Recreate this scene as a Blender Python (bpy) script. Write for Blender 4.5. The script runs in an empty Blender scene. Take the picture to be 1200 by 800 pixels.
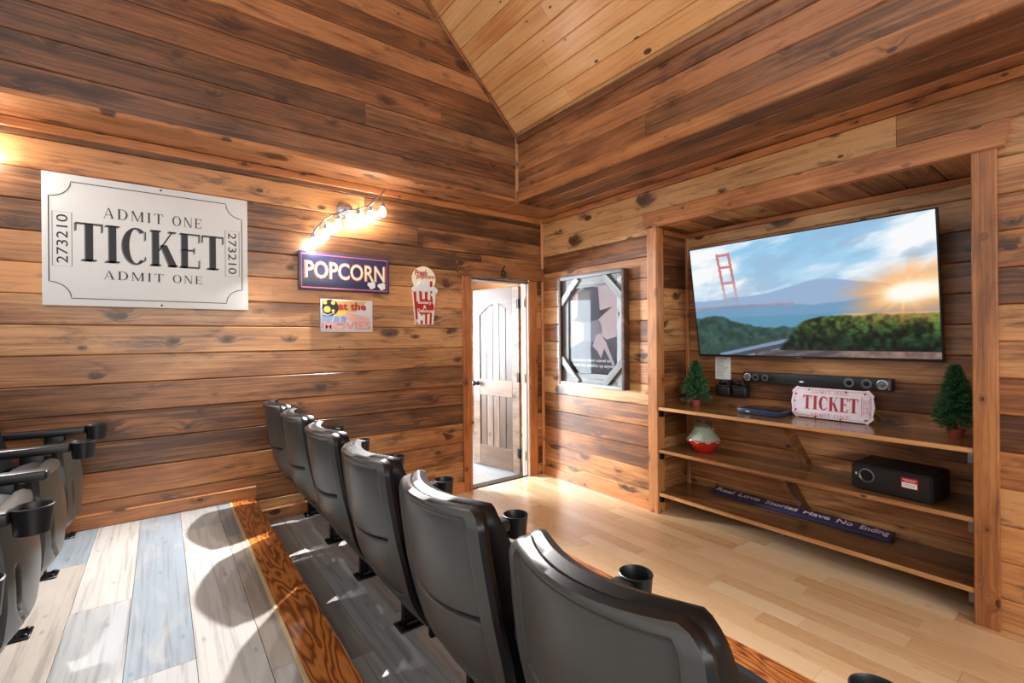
import bpy, bmesh, math, random
import numpy as np
from mathutils import Matrix, Vector
random.seed(7)
SC = bpy.context.scene
COL = SC.collection
PI = math.pi

# ------------------------------------------------------------------ camera
TH = math.radians(52.94)
cam_d = bpy.data.cameras.new('camera'); cam = bpy.data.objects.new('camera', cam_d); COL.objects.link(cam)
cam_d.sensor_width = 36; cam_d.lens = 544 * 36 / 1200; cam_d.clip_start = 0.02
cam_d.shift_y = -3.2 / 1200
fw = Vector((math.cos(TH), math.sin(TH), 0)); rt = Vector((math.sin(TH), -math.cos(TH), 0)); up = Vector((0, 0, 1))
M = Matrix((rt, up, -fw)).transposed() @ Matrix.Rotation(math.radians(-0.5), 3, 'Z')
cam.matrix_world = Matrix.Translation((0, 0, 1.43)) @ M.to_4x4()
SC.camera = cam

# ------------------------------------------------------------------ world, light, exposure
W = bpy.data.worlds.new('world'); SC.world = W; W.use_nodes = True
W.node_tree.nodes['Background'].inputs[0].default_value = (1.0, 0.985, 0.965, 1)
W.node_tree.nodes['Background'].inputs[1].default_value = 0.68
SC.view_settings.view_transform = 'Standard'; SC.view_settings.look = 'None'
SC.view_settings.gamma = 1; SC.view_settings.use_curve_mapping = False
SC.view_settings.exposure = 0.35
SPOT = {0: 30, 2: 50, 4: 640}   # watts of the aimed lamp heads
BULB = 60.0            # radiance of the track-lamp bulbs


def area(name, loc, target, sx, sy, power, color):
    l = bpy.data.lights.new(name, 'AREA'); l.shape = 'RECTANGLE'; l.size = sx; l.size_y = sy
    l.energy = power; l.color = color
    o = bpy.data.objects.new(name, l); COL.objects.link(o); o.location = loc
    o.rotation_euler = (Vector(target) - Vector(loc)).to_track_quat('-Z', 'Y').to_euler()
    return o


# daylight through the window of the side room, and an added fill lamp behind the camera's right shoulder
area('window_daylight', (0.36, 5.6, 1.45), (2.75, 4.6, 1.2), 1.5, 1.3, 26, (0.80, 0.90, 1.0))
area('window_daylight', (1.0, 7.02, 1.45), (2.75, 3.6, 1.1), 1.5, 1.3, 480, (0.80, 0.90, 1.0)).data.spread = math.radians(120)
area('right_side_fill', (0.6, -3.4, 2.2), (1.2, 2.5, 0.9), 3.2, 2.2, 75, (1.0, 0.99, 0.97))


# ------------------------------------------------------------------ colour and node helpers
def lin(r, g, b):
    f = lambda c: (c / 255 / 12.92) if c / 255 <= 0.04045 else ((c / 255 + 0.055) / 1.055) ** 2.4
    return (f(r), f(g), f(b), 1)


class NT:
    def __init__(s, name):
        s.m = bpy.data.materials.new(name); s.m.use_nodes = True
        s.t = s.m.node_tree; s.b = s.t.nodes['Principled BSDF']

    def n(s, t, **k):
        x = s.t.nodes.new(t)
        for a, v in k.items(): setattr(x, a, v)
        return x

    def put(s, sock, v):
        if isinstance(v, bpy.types.NodeSocket): s.t.links.new(v, sock)
        else: sock.default_value = v

    def math(s, op, a, b=0.0, c=0.0, clamp=False):
        x = s.n('ShaderNodeMath', operation=op, use_clamp=clamp)
        s.put(x.inputs[0], a); s.put(x.inputs[1], b); s.put(x.inputs[2], c)
        return x.outputs[0]

    def xyz(s, a, b, c):
        x = s.n('ShaderNodeCombineXYZ'); s.put(x.inputs[0], a); s.put(x.inputs[1], b); s.put(x.inputs[2], c)
        return x.outputs[0]

    def noise(s, v, scale=1.0, detail=3.0, rough=0.55, dist=0.0):
        x = s.n('ShaderNodeTexNoise'); s.put(x.inputs['Vector'], v); x.inputs['Scale'].default_value = scale
        x.inputs['Detail'].default_value = detail; x.inputs['Roughness'].default_value = rough
        x.inputs['Distortion'].default_value = dist
        return x.outputs['Fac']

    def mr(s, v, a, b, c=0.0, d=1.0, smooth=True):
        x = s.n('ShaderNodeMapRange', interpolation_type='SMOOTHSTEP' if smooth else 'LINEAR')
        for i, q in enumerate((v, a, b, c, d)): s.put(x.inputs[i], q)
        return x.outputs[0]

    def mix(s, f, a, b, mode='MIX'):
        x = s.n('ShaderNodeMix', data_type='RGBA', blend_type=mode)
        s.put(x.inputs[0], f); s.put(x.inputs[6], a); s.put(x.inputs[7], b)
        return x.outputs[2]

    def ramp(s, v, stops):
        x = s.n('ShaderNodeValToRGB'); s.put(x.inputs[0], v); e = x.color_ramp.elements
        while len(e) < len(stops): e.new(0.5)
        for q, (p, c) in zip(e, stops): q.position = p; q.color = c
        return x.outputs[0]

    def bump(s, h, strength, dist=0.002):
        x = s.n('ShaderNodeBump'); x.inputs['Strength'].default_value = strength
        x.inputs['Distance'].default_value = dist; s.put(x.inputs['Height'], h)
        s.t.links.new(x.outputs[0], s.b.inputs['Normal'])

    def fin(s, col, rough=0.5, metal=0.0, spec=0.5, coat=0.0, coat_r=0.15):
        b = s.b.inputs
        s.put(b['Base Color'], col); s.put(b['Roughness'], rough); b['Metallic'].default_value = metal
        b['Specular IOR Level'].default_value = spec; b['Coat Weight'].default_value = coat
        b['Coat Roughness'].default_value = coat_r
        return s.m


def obj_coords(s):
    tc = s.n('ShaderNodeTexCoord'); sp = s.n('ShaderNodeSeparateXYZ'); s.t.links.new(tc.outputs['Object'], sp.inputs[0])
    rnd = s.n('ShaderNodeObjectInfo').outputs['Random']
    x = s.math('ADD', sp.outputs[0], s.math('MULTIPLY', rnd, 53.0))
    z = s.math('ADD', s.math('ADD', sp.outputs[2], sp.outputs[1]), s.math('MULTIPLY', rnd, 17.3))
    return x, z, rnd


def pine(name, light, base, dark, stain=0.5, knots=0.5, rough=0.36, coat=0.3, kscale=4.0, vary=0.25, huev=0.8):
    """knotty boards: grain along local X, knots, smoky stain patches; every object gets its own offset"""
    s = NT(name); x, z, rnd = obj_coords(s)
    kv = s.xyz(s.math('MULTIPLY', x, kscale * 0.7), s.math('MULTIPLY', z, kscale * 1.25), 0.0)
    warp = s.noise(s.xyz(s.math('MULTIPLY', x, 3.0), 7.0, s.math('MULTIPLY', z, 9.0)), 1.0, 2.0)
    vo = s.n('ShaderNodeTexVoronoi', feature='F1', voronoi_dimensions='2D'); s.put(vo.inputs['Vector'], kv); vo.inputs['Scale'].default_value = 1.0
    vs = s.n('ShaderNodeSeparateColor'); s.t.links.new(vo.outputs['Color'], vs.inputs[0])
    d = s.math('ADD', vo.outputs['Distance'], s.math('MULTIPLY', s.math('SUBTRACT', warp, 0.5), 0.10))
    gate = s.math('LESS_THAN', vs.outputs[0], knots)
    rad = s.math('ADD', 0.022, s.math('MULTIPLY', s.math('POWER', vs.outputs[1], 3.0), 0.115))
    core = s.math('MULTIPLY', gate, s.mr(d, s.math('MULTIPLY', rad, 0.75), s.math('MULTIPLY', rad, 1.2), 1.0, 0.0))
    halo = s.math('MULTIPLY', gate, s.mr(d, rad, s.math('ADD', 0.06, s.math('MULTIPLY', rad, 3.6)), 1.0, 0.0))
    # grain, bent around the knots
    zz = s.math('ADD', z, s.math('MULTIPLY', halo, 0.03))
    gw = s.noise(s.xyz(s.math('MULTIPLY', x, 0.9), 1.0, s.math('MULTIPLY', zz, 5.0)), 1.0, 3.0)
    zz = s.math('ADD', zz, s.math('MULTIPLY', gw, 0.05))
    g1 = s.noise(s.xyz(s.math('MULTIPLY', x, 0.7), 2.0, s.math('MULTIPLY', zz, 55.0)), 1.0, 4.0, 0.6)
    g2 = s.noise(s.xyz(s.math('MULTIPLY', x, 4.0), 3.0, s.math('MULTIPLY', zz, 170.0)), 1.0, 2.0, 0.5)
    g = s.math('ADD', s.math('MULTIPLY', g1, 0.66), s.math('MULTIPLY', g2, 0.34))
    tone = s.noise(s.xyz(s.math('MULTIPLY', x, 1.3), 4.0, s.math('MULTIPLY', z, 6.0)), 1.0, 4.0, 0.6, 0.4)
    gt = s.math('ADD', s.math('MULTIPLY', g, 0.6), s.math('MULTIPLY', tone, 0.45))
    gt = s.math('ADD', gt, s.math('MULTIPLY', s.math('SUBTRACT', rnd, 0.5), vary))
    col = s.ramp(gt, [(0.35, dark), (0.50, base), (0.66, light)])
    hue = s.math('FRACT', s.math('MULTIPLY', rnd, 7.13))
    col = s.mix(s.math('MULTIPLY', hue, huev), col, s.mix(1.0, col, (1.08, 0.86, 0.70, 1), 'MULTIPLY'))
    # smoky dark stain, strongest near knots and in long drifts
    st = s.noise(s.xyz(s.math('MULTIPLY', x, 2.6), 9.0, s.math('MULTIPLY', zz, 13.0)), 1.0, 5.0, 0.65, 0.6)
    stm = s.math('ADD', s.math('MULTIPLY', s.mr(st, 0.50, 0.70), 0.8), s.math('MULTIPLY', halo, s.mr(st, 0.40, 0.58)), clamp=True)
    col = s.mix(s.math('MULTIPLY', stm, stain), col, lin(52, 28, 13))
    kr = s.noise(s.xyz(s.math('MULTIPLY', d, 60.0), 0.0, 0.0), 1.0, 2.0)
    kcol = s.ramp(kr, [(0.35, lin(32, 14, 8)), (0.65, lin(98, 46, 22))])
    col = s.mix(s.math('MULTIPLY', core, 0.92), col, kcol)
    s.bump(s.math('ADD', g1, s.math('MULTIPLY', core, 0.6)), 0.18, 0.002)
    return s.fin(col, s.mr(g, 0.3, 0.7, rough + 0.08, rough - 0.05), 0, 0.5, coat, 0.22)


def plain(name, c, rough=0.5, metal=0.0, spec=0.5, noise=0.0, coat=0.0, nscale=40.0, bump=0.0):
    s = NT(name)
    tc = s.n('ShaderNodeTexCoord').outputs['Object']
    f = s.noise(tc, nscale, 4.0, 0.6)
    col = s.mix(s.mr(f, 0.3, 0.75), tuple(q * (1 - noise) for q in c[:3]) + (1,), c)
    if bump: s.bump(f, bump, 0.001)
    return s.fin(col, rough, metal, spec, coat)


def emit(name, c, strength):
    s = NT(name); s.fin(c, 0.4)
    s.b.inputs['Emission Color'].default_value = c; s.b.inputs['Emission Strength'].default_value = strength
    return s.m


WALL = pine('knotty_pine_wall', lin(210, 158, 104), lin(160, 106, 62), lin(84, 52, 30), 0.85, 0.5, vary=0.34)
WALL_HI = pine('knotty_pine_upper', lin(184, 130, 88), lin(136, 88, 55), lin(72, 45, 29), 0.85, 0.5, vary=0.3)
TRIMW = pine('pine_trim', lin(212, 150, 94), lin(176, 112, 64), lin(110, 65, 35), 0.4, 0.75, kscale=5.5, vary=0.12)
SHELFW = pine('dark_shelf_pine', lin(156, 112, 70), lin(116, 78, 44), lin(70, 46, 26), 0.5, 0.3, rough=0.2, coat=0.35)
CEILW = pine('honey_pine_ceiling', lin(246, 200, 142), lin(235, 176, 114), lin(206, 136, 78), 0.06, 0.3, rough=0.34, coat=0.25, vary=0.12, huev=0.3)
DOORW = pine('knotty_alder_door', lin(128, 104, 86), lin(92, 70, 54), lin(60, 44, 33), 0.45, 0.4, rough=0.36, coat=0.0)
GREYW = pine('weathered_grey_wood', lin(176, 178, 176), lin(134, 134, 132), lin(84, 80, 76), 0.4, 0.25, rough=0.7, coat=0.0, huev=0.0)
GREYB = pine('weathered_brown_wood', lin(128, 92, 66), lin(96, 64, 42), lin(52, 34, 22), 0.4, 0.25, rough=0.7, coat=0.0)
GAP = plain('dark_gap', lin(38, 22, 12), 0.9)


def maple():
    s = NT('maple_floor'); x, z, rnd = obj_coords(s)
    g = s.noise(s.xyz(s.math('MULTIPLY', x, 1.6), 0.0, s.math('MULTIPLY', z, 45.0)), 1.0, 4.0, 0.6, 0.4)
    m = s.noise(s.xyz(s.math('MULTIPLY', x, 6.0), 5.0, s.math('MULTIPLY', z, 16.0)), 1.0, 4.0, 0.65, 1.2)
    t = s.math('ADD', s.math('MULTIPLY', g, 0.35), s.math('ADD', s.math('MULTIPLY', m, 0.25), s.math('MULTIPLY', rnd, 0.42)))
    col = s.ramp(t, [(0.2, lin(196, 150, 104)), (0.45, lin(228, 190, 144)), (0.8, lin(244, 216, 178))])
    blot = s.mr(s.noise(s.xyz(s.math('MULTIPLY', x, 9.0), 3.0, s.math('MULTIPLY', z, 22.0)), 1.0, 5.0, 0.7, 1.0), 0.60, 0.72)
    col = s.mix(s.math('MULTIPLY', blot, 0.45), col, lin(166, 112, 66))
    return s.fin(col, 0.28, 0, 0.5, 0.2, 0.2)


def vinyl():
    s = NT('grey_vinyl_plank'); x, z, rnd = obj_coords(s)
    g = s.noise(s.xyz(s.math('MULTIPLY', x, 1.5), 0.0, s.math('MULTIPLY', z, 40.0)), 1.0, 5.0, 0.65, 0.6)
    c = s.noise(s.xyz(s.math('MULTIPLY', x, 3.0), 5.0, s.math('MULTIPLY', z, 10.0)), 1.0, 4.0, 0.6, 1.0)
    tn = s.n('ShaderNodeSeparateColor'); s.t.links.new([n for n in s.t.nodes if n.type == 'OBJECT_INFO'][0].outputs['Color'], tn.inputs[0])
    col = s.ramp(tn.outputs[0], [(0.0, lin(138, 134, 129)), (0.35, lin(166, 158, 150)), (0.65, lin(128, 140, 150)), (1.0, lin(178, 173, 167))])
    col = s.mix(s.math('MULTIPLY', s.mr(g, 0.45, 0.7), 0.5), col, lin(84, 79, 76))
    col = s.mix(s.math('MULTIPLY', s.mr(c, 0.45, 0.8), 0.3), col, lin(190, 182, 172))
    vo = s.n('ShaderNodeTexVoronoi', voronoi_dimensions='2D'); s.put(vo.inputs['Vector'], s.xyz(s.math('MULTIPLY', x, 2.2), s.math('MULTIPLY', z, 5.0), 0.0))
    vo.inputs['Scale'].default_value = 1.0
    col = s.mix(s.math('MULTIPLY', s.mr(vo.outputs['Distance'], 0.01, 0.055, 1.0, 0.0), 0.35), col, lin(70, 66, 64))
    s.bump(g, 0.12, 0.001)
    return s.fin(col, 0.3, 0, 0.5)


def nosing():
    s = NT('orange_fir_nosing'); x, z, rnd = obj_coords(s)
    w = s.noise(s.xyz(s.math('MULTIPLY', x, 1.1), 0.0, s.math('MULTIPLY', z, 7.0)), 1.0, 3.0, 0.55, 0.3)
    ph = s.math('SINE', s.math('ADD', s.math('MULTIPLY', w, 95.0), s.math('MULTIPLY', z, 60.0)))
    f = s.noise(s.xyz(s.math('MULTIPLY', x, 8.0), 2.0, s.math('MULTIPLY', z, 300.0)), 1.0, 2.0)
    t = s.math('ADD', s.math('MULTIPLY', ph, 0.28), s.math('ADD', 0.3, s.math('MULTIPLY', f, 0.4)))
    col = s.ramp(t, [(0.15, lin(96, 46, 14)), (0.45, lin(166, 92, 36)), (0.8, lin(196, 122, 58))])
    s.bump(ph, 0.1, 0.001)
    return s.fin(col, 0.3, 0, 0.5, 0.3)


MAPLE, VINYL, NOSE = maple(), vinyl(), nosing()
VINYL_BRIGHT = VINYL
BLACKP = plain('black_plastic', lin(24, 24, 26), 0.38, 0, 0.5, 0.2)
SHELLP = plain('charcoal_shell_plastic', lin(72, 72, 70), 0.34, 0, 0.5, 0.12, nscale=9, bump=0.0)
RIMP = plain('black_rim_plastic', lin(14, 14, 16), 0.3, 0, 0.4)
VINYLB = plain('black_vinyl_upholstery', lin(12, 12, 14), 0.42, 0, 0.28, 0.25, nscale=120, bump=0.08)
PANP = plain('taupe_pan_plastic', lin(40, 37, 32), 0.3, 0, 0.5, 0.1, nscale=8)
STEEL = plain('black_steel', lin(28, 28, 30), 0.35, 0.6, 0.5, 0.2)
GREYM = plain('grey_metal', lin(120, 122, 126), 0.35, 0.8)
CHROME = plain('brushed_chrome', lin(190, 192, 195), 0.25, 1.0)
WHITE = plain('white_paint', lin(238, 238, 236), 0.45, 0, 0.5, 0.04, nscale=6)
CREAM = plain('cream_paint', lin(236, 226, 206), 0.5)
INK = plain('black_ink', lin(30, 32, 38), 0.5)
GREYINK = plain('grey_ink', lin(120, 122, 126), 0.55)


# ------------------------------------------------------------------ object helpers
def tag(o, label=None, cat=None, group=None, kind=None):
    if label: o['label'] = label
    if cat: o['category'] = cat
    if group: o['group'] = group
    if kind: o['kind'] = kind
    return o


def thing(name, label, cat, loc=(0, 0, 0), rz=0.0, group=None):
    o = bpy.data.objects.new(name, None); COL.objects.link(o); o.location = loc; o.rotation_euler = (0, 0, rz)
    o.empty_display_size = 0.1
    return tag(o, label, cat, group)


def link(name, me, mat=None, parent=None, mw=None):
    o = bpy.data.objects.new(name, me); COL.objects.link(o)
    if mat and not me.materials: me.materials.append(mat)
    if parent: o.parent = parent
    if mw is not None: o.matrix_local = mw
    return o


def fin(name, bm, mat, parent=None, smooth=None, label=None, mw=None):
    me = bpy.data.meshes.new(name)
    bmesh.ops.recalc_face_normals(bm, faces=bm.faces[:]); bm.to_mesh(me); bm.free()
    if smooth is not None:
        me.polygons.foreach_set('use_smooth', [True] * len(me.polygons)); me.set_sharp_from_angle(angle=math.radians(smooth))
    for m in (mat if isinstance(mat, (list, tuple)) else [mat]): me.materials.append(m)
    o = link(name, me, None, parent, mw)
    if label: o['label'] = label
    return o


def box(bm, x0, x1, y0, y1, z0, z1, bev=0.0, seg=2):
    r = bmesh.ops.create_cube(bm, size=1.0)
    vs = r['verts']
    for v in vs:
        v.co = Vector((x0 + (v.co.x + 0.5) * (x1 - x0), y0 + (v.co.y + 0.5) * (y1 - y0), z0 + (v.co.z + 0.5) * (z1 - z0)))
    if bev:
        es = list({e for v in vs for e in v.link_edges})
        bmesh.ops.bevel(bm, geom=es, offset=bev, segments=seg, affect='EDGES', profile=0.5)
    return vs


def boxo(name, x0, x1, y0, y1, z0, z1, mat, parent=None, bev=0.0, seg=2, label=None, smooth=None):
    bm = bmesh.new(); box(bm, x0, x1, y0, y1, z0, z1, bev, seg)
    return fin(name, bm, mat, parent, smooth if smooth is not None else (35 if bev else None), label)


def lathe(bm, prof, n=24, c=(0, 0, 0), axis='z'):
    rings = []
    for r, h in prof:
        ring = []
        for i in range(n):
            a = 2 * PI * i / n; p = (r * math.cos(a), r * math.sin(a), h)
            if axis == 'y': p = (p[0], p[2], p[1])
            if axis == 'x': p = (p[2], p[0], p[1])
            ring.append(bm.verts.new(Vector(p) + Vector(c)))
        rings.append(ring)
    for a, b in zip(rings, rings[1:]):
        for i in range(n): bm.faces.new((a[i], a[(i + 1) % n], b[(i + 1) % n], b[i]))
    for ring in (rings[0], rings[-1]):
        try: bm.faces.new(ring)
        except ValueError: pass


def tube(bm, pts, r, n=8, closed=False):
    pts = [Vector(p) for p in pts]; rings = []
    for i, p in enumerate(pts):
        a = pts[max(i - 1, 0)]; b = pts[min(i + 1, len(pts) - 1)]; t = (b - a).normalized()
        u = t.orthogonal().normalized() if i == 0 else (u - t * u.dot(t)).normalized()
        w = t.cross(u); rr = r[i] if isinstance(r, (list, tuple)) else r
        rings.append([bm.verts.new(p + (u * math.cos(2 * PI * k / n) + w * math.sin(2 * PI * k / n)) * rr) for k in range(n)])
    for a, b in zip(rings, rings[1:]):
        for k in range(n): bm.faces.new((a[k], a[(k + 1) % n], b[(k + 1) % n], b[k]))
    bm.faces.new(rings[0]); bm.faces.new(rings[-1])


def poly(bm, pts, y, t=0.0012):
    """flat piece in the local XZ plane, front at y, thickness t behind it"""
    f = [bm.verts.new((p[0], y, p[1])) for p in pts]; b = [bm.verts.new((p[0], y + t, p[1])) for p in pts]
    bm.faces.new(f); bm.faces.new(b[::-1]); n = len(pts)
    for i in range(n): bm.faces.new((f[i], f[(i + 1) % n], b[(i + 1) % n], b[i]))


def polyo(name, pts, y, mat, parent, t=0.0012, label=None):
    bm = bmesh.new(); poly(bm, pts, y, t)
    return fin(name, bm, mat, parent, None, label)


def stroke(bm, pts, w, y, t=0.001, closed=False):
    """flat ribbon of width w along a 2-D polyline in XZ"""
    P = [Vector(p) for p in pts]; n = len(P); L = []; R = []
    for i in range(n):
        if closed: a, b = P[i - 1], P[(i + 1) % n]
        else: a, b = P[max(i - 1, 0)], P[min(i + 1, n - 1)]
        d = (b - a).normalized(); nn = Vector((-d.y, d.x)) * (w / 2)
        L.append(P[i] + nn); R.append(P[i] - nn)
    for i in range(n if closed else n - 1):
        j = (i + 1) % n
        poly(bm, [L[i], L[j], R[j], R[i]], y, t)


def circ(cx, cz, r, n=24, rz=None, a0=0, a1=2 * PI):
    rz = r if rz is None else rz
    return [(cx + r * math.cos(a0 + (a1 - a0) * i / n), cz + rz * math.sin(a0 + (a1 - a0) * i / n)) for i in range(n)]


def text(name, s, x0, x1, z0, z1, y, mat, parent, ext=0.0006, rot=0.0, bold=0.0, shear=0.0, label=None, quad=None):
    """lettering fitted to a box in the local XZ plane, front at y"""
    cu = bpy.data.curves.new('t', 'FONT'); cu.body = s; cu.size = 1.0; cu.extrude = 0.01; cu.offset = bold; cu.shear = shear
    cu.resolution_u = 3
    tmp = bpy.data.objects.new('t', cu); COL.objects.link(tmp)
    dg = bpy.context.evaluated_depsgraph_get(); dg.update()
    me = bpy.data.meshes.new_from_object(tmp.evaluated_get(dg), depsgraph=dg)
    bpy.data.objects.remove(tmp); bpy.data.curves.remove(cu)
    me.name = name; me.materials.clear(); me.materials.append(mat)
    co = np.empty(len(me.vertices) * 3); me.vertices.foreach_get('co', co); co = co.reshape(-1, 3)
    p = co[:, :2].copy()
    c, sn = math.cos(rot), math.sin(rot)
    p = np.stack([p[:, 0] * c - p[:, 1] * sn, p[:, 0] * sn + p[:, 1] * c], 1)
    mn, mx = p.min(0), p.max(0); q = (p - mn) / (mx - mn)
    out = np.stack([x0 + q[:, 0] * (x1 - x0), y + (0.01 - co[:, 2]) * (ext / 0.02), z0 + q[:, 1] * (z1 - z0)], 1)
    if quad:
        out[:, 2] += quad(out[:, 0])
    me.vertices.foreach_set('co', out.ravel()); me.update()
    o = link(name, me, None, parent)
    if label: o['label'] = label
    return o


# high-contrast serif letters, unit height, returned as (width, polygons)
def didone(ch, S=0.19, h=0.022, sf=0.035):
    P = []; R = lambda a, b, c, d: P.append([(a, c), (b, c), (b, d), (a, d)])

    def ring(cx, rx, a0, a1, thick, n=28):
        for i in range(n):
            q = []
            for a in (a0 + (a1 - a0) * i / n, a0 + (a1 - a0) * (i + 1) / n):
                q.append(((cx + rx * math.cos(a), 0.5 + 0.51 * math.sin(a)), (cx + (rx - thick) * math.cos(a), 0.5 + (0.51 - h) * math.sin(a))))
            P.append([q[0][0], q[1][0], q[1][1], q[0][1]])
    if ch == 'T':
        w = 0.74; R(w / 2 - S / 2, w / 2 + S / 2, 0, 1); R(0, w, 1 - h, 1); R(0, h, 0.78, 1); R(w - h, w, 0.78, 1); R(w / 2 - S, w / 2 + S, 0, sf)
    elif ch == 'I':
        w = S * 2; R(S / 2, S * 1.5, 0, 1); R(0, w, 1 - sf, 1); R(0, w, 0, sf)
    elif ch == 'E':
        w = 0.66; R(0.06, 0.06 + S, 0, 1); R(0, w, 1 - h, 1); R(0, w, 0, h); R(0.06, 0.46, 0.5, 0.5 + h); R(w - h, w, 0.76, 1); R(w - h, w, 0, 0.24); R(0.46, 0.46 + h, 0.42, 0.6)
    elif ch == 'C':
        w = 0.76; ring(0.4, 0.4, 0.9, 2 * PI - 0.9, S); R(w - 0.1, w - 0.1 + h, 0.68, 0.92); R(w - 0.1, w - 0.1 + h, 0.1, 0.22)
    elif ch == 'O':
        w = 0.84; ring(0.42, 0.42, 0, 2 * PI, S)
    elif ch == 'D':
        w = 0.78; R(0.06, 0.06 + S, 0, 1); ring(0.34, 0.44, -PI / 2, PI / 2, S); R(0, 0.36, 1 - h, 1); R(0, 0.36, 0, h)
    elif ch == 'K':
        w = 0.84; R(0.06, 0.06 + S, 0, 1); R(0, S + 0.12, 1 - sf, 1); R(0, S + 0.12, 0, sf)
        P.append([(0.06 + S, 0.40), (0.06 + S, 0.46), (0.66, 1), (0.70, 1)]); P.append([(0.30, 0.60), (0.50, 0.60), (0.82, 0), (0.58, 0)]); R(0.55, w, 0, sf); R(0.55, 0.8, 1 - sf, 1)
    elif ch == 'A':
        w = 0.8; P.append([(0.06, 0), (0.09, 0), (0.41, 1), (0.37, 1)]); P.append([(0.37, 1), (0.45, 1), (0.78, 0), (0.78 - S, 0)]); R(0.18, 0.6, 0.3, 0.3 + h); R(0, 0.16, 0, sf); R(0.5, w, 0, sf)
    elif ch == 'M':
        w = 1.0; R(0.06, 0.06 + h, 0, 1); R(0.94 - S, 0.94, 0, 1); P.append([(0.04, 1), (0.04 + S, 1), (0.56, 0), (0.46, 0)]); P.append([(0.49, 0), (0.53, 0), (0.92 - S * 0.4, 1), (0.90 - S * 0.7, 1)]); R(0, 0.16, 0, sf); R(0.68, w, 0, sf)
    elif ch == 'N':
        w = 0.82; R(0.06, 0.06 + h, 0, 1); R(w - 0.06 - h, w - 0.06, 0, 1); P.append([(0.04, 1), (0.04 + S, 1), (w - 0.06, 0), (w - 0.06 - S, 0)]); R(0, 0.16, 0, sf); R(w - 0.16, w, 1 - sf, 1)
    else:
        w = 0.4
    return w, P


def serif(name, s, x0, x1, z0, z1, y, mat, parent, gap=0.12, S=0.19, h=0.022, t=0.001, label=None):
    bm = bmesh.new(); cur = 0; allp = []
    for ch in s:
        w, P = didone(ch, S, h); allp += [[(cur + a, b) for a, b in p] for p in P]; cur += w + gap
    cur -= gap; k = (x1 - x0) / cur
    for p in allp: poly(bm, [(x0 + a * k, z0 + b * (z1 - z0)) for a, b in p], y, t)
    return fin(name, bm, mat, parent, None, label)


_pc = {}


def plank_mesh(L, w, t, b):
    key = (round(L, 3), round(w, 4), round(t, 4), round(b, 4))
    if key in _pc: return _pc[key]
    bm = bmesh.new(); b = min(b, w / 4)
    pr = [(0, -w / 2 + b), (0, w / 2 - b), (b, w / 2), (t, w / 2), (t, -w / 2), (b, -w / 2)]
    A = [bm.verts.new((-L / 2, y, z)) for y, z in pr]; B = [bm.verts.new((L / 2, y, z)) for y, z in pr]
    bm.faces.new(A); bm.faces.new(B[::-1])
    for i in range(6): bm.faces.new((A[i], A[(i + 1) % 6], B[(i + 1) % 6], B[i]))
    bmesh.ops.recalc_face_normals(bm, faces=bm.faces[:])
    me = bpy.data.meshes.new('plank'); bm.to_mesh(me); bm.free(); _pc[key] = me
    return me


def frame_mat(o, dl, n):
    dl = Vector(dl); n = Vector(n); y = -n; z = dl.cross(y)
    return Matrix.Translation(o) @ Matrix((dl, y, z)).transposed().to_4x4()


def plank(name, center, dl, n, L, w, t, mat, parent=None, b=0.0055, jit=0.0012):
    """a board: length L along dl, front face centre at center, facing n"""
    me = plank_mesh(L, w, t, b); c = Vector(center) + Vector(n) * random.uniform(-jit, jit)
    me2 = me
    if me.materials and me.materials[0] != mat:
        key = (me.name, mat.name)
        if key not in _pc: _pc[key] = me.copy(); _pc[key].materials.clear()
        me2 = _pc[key]
    return link(name, me2, mat, parent, frame_mat(c, dl, n))


def cutplank(name, z0, z1, xl0, xl1, xr0, xr1, Y, mat, parent, b=0.004, t=0.02):
    """board on a wall facing -Y whose ends are cut on a slant: (xl0,xr0) at z0, (xl1,xr1) at z1"""
    cx, cz = (xl0 + xr0) / 2, (z0 + z1) / 2; bm = bmesh.new(); w = z1 - z0
    pr = [(0, b), (0, w - b), (b, w), (t, w), (t, 0), (b, 0)]
    A = []; B = []
    for y, dz in pr:
        f = dz / w
        A.append(bm.verts.new((xl0 + (xl1 - xl0) * f - cx, y, z0 + dz - cz))); B.append(bm.verts.new((xr0 + (xr1 - xr0) * f - cx, y, z0 + dz - cz)))
    bm.faces.new(A); bm.faces.new(B[::-1])
    for i in range(6): bm.faces.new((A[i], A[(i + 1) % 6], B[(i + 1) % 6], B[i]))
    return fin(name, bm, mat, parent, None, None, Matrix.Translation((cx, Y, cz)))


# ------------------------------------------------------------------ the setting
XT, YL = 3.24, 3.75          # front (screen) wall and left wall
XU, YG = 2.66, 3.42          # upper front wall and upper left (gable) wall stand proud of them
ZT = 2.695                   # soffit height
ZE = 3.315                   # where the sloping ceiling meets the upper front wall
ZF, ZR = 0.13, 0.314         # front-row and rear-row platforms
SLOPE = 0.965
PITCH = 0.178
XMIN, YMIN = -2.4, -2.6
tr_n = [0]


def trim(L, w, t, center, dl, n, mat=TRIMW, b=0.004):
    tr_n[0] += 1
    o = plank('trim_%d' % tr_n[0], center, dl, n, L, w, t, mat, None, b, 0)
    o['kind'] = 'structure'
    return o


def struct(o): o['kind'] = 'structure'; return o


# left wall (below the ledge), with a door opening
DX0, DX1, DZ = 2.335, 3.045, 2.005
wl = boxo('wall_left', XMIN, DX0 - 0.03, YL + 0.018, YL + 0.10, -0.02, ZT, GAP)
struct(wl)
w2 = boxo('wall_panel', DX0 - 0.03, DX1 + 0.03, YL + 0.018, YL + 0.10, DZ + 0.03, ZT, GAP, wl)
w3 = boxo('wall_panel', DX1 + 0.03, XT + 0.01, YL + 0.018, YL + 0.10, -0.02, ZT, GAP, wl)


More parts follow.
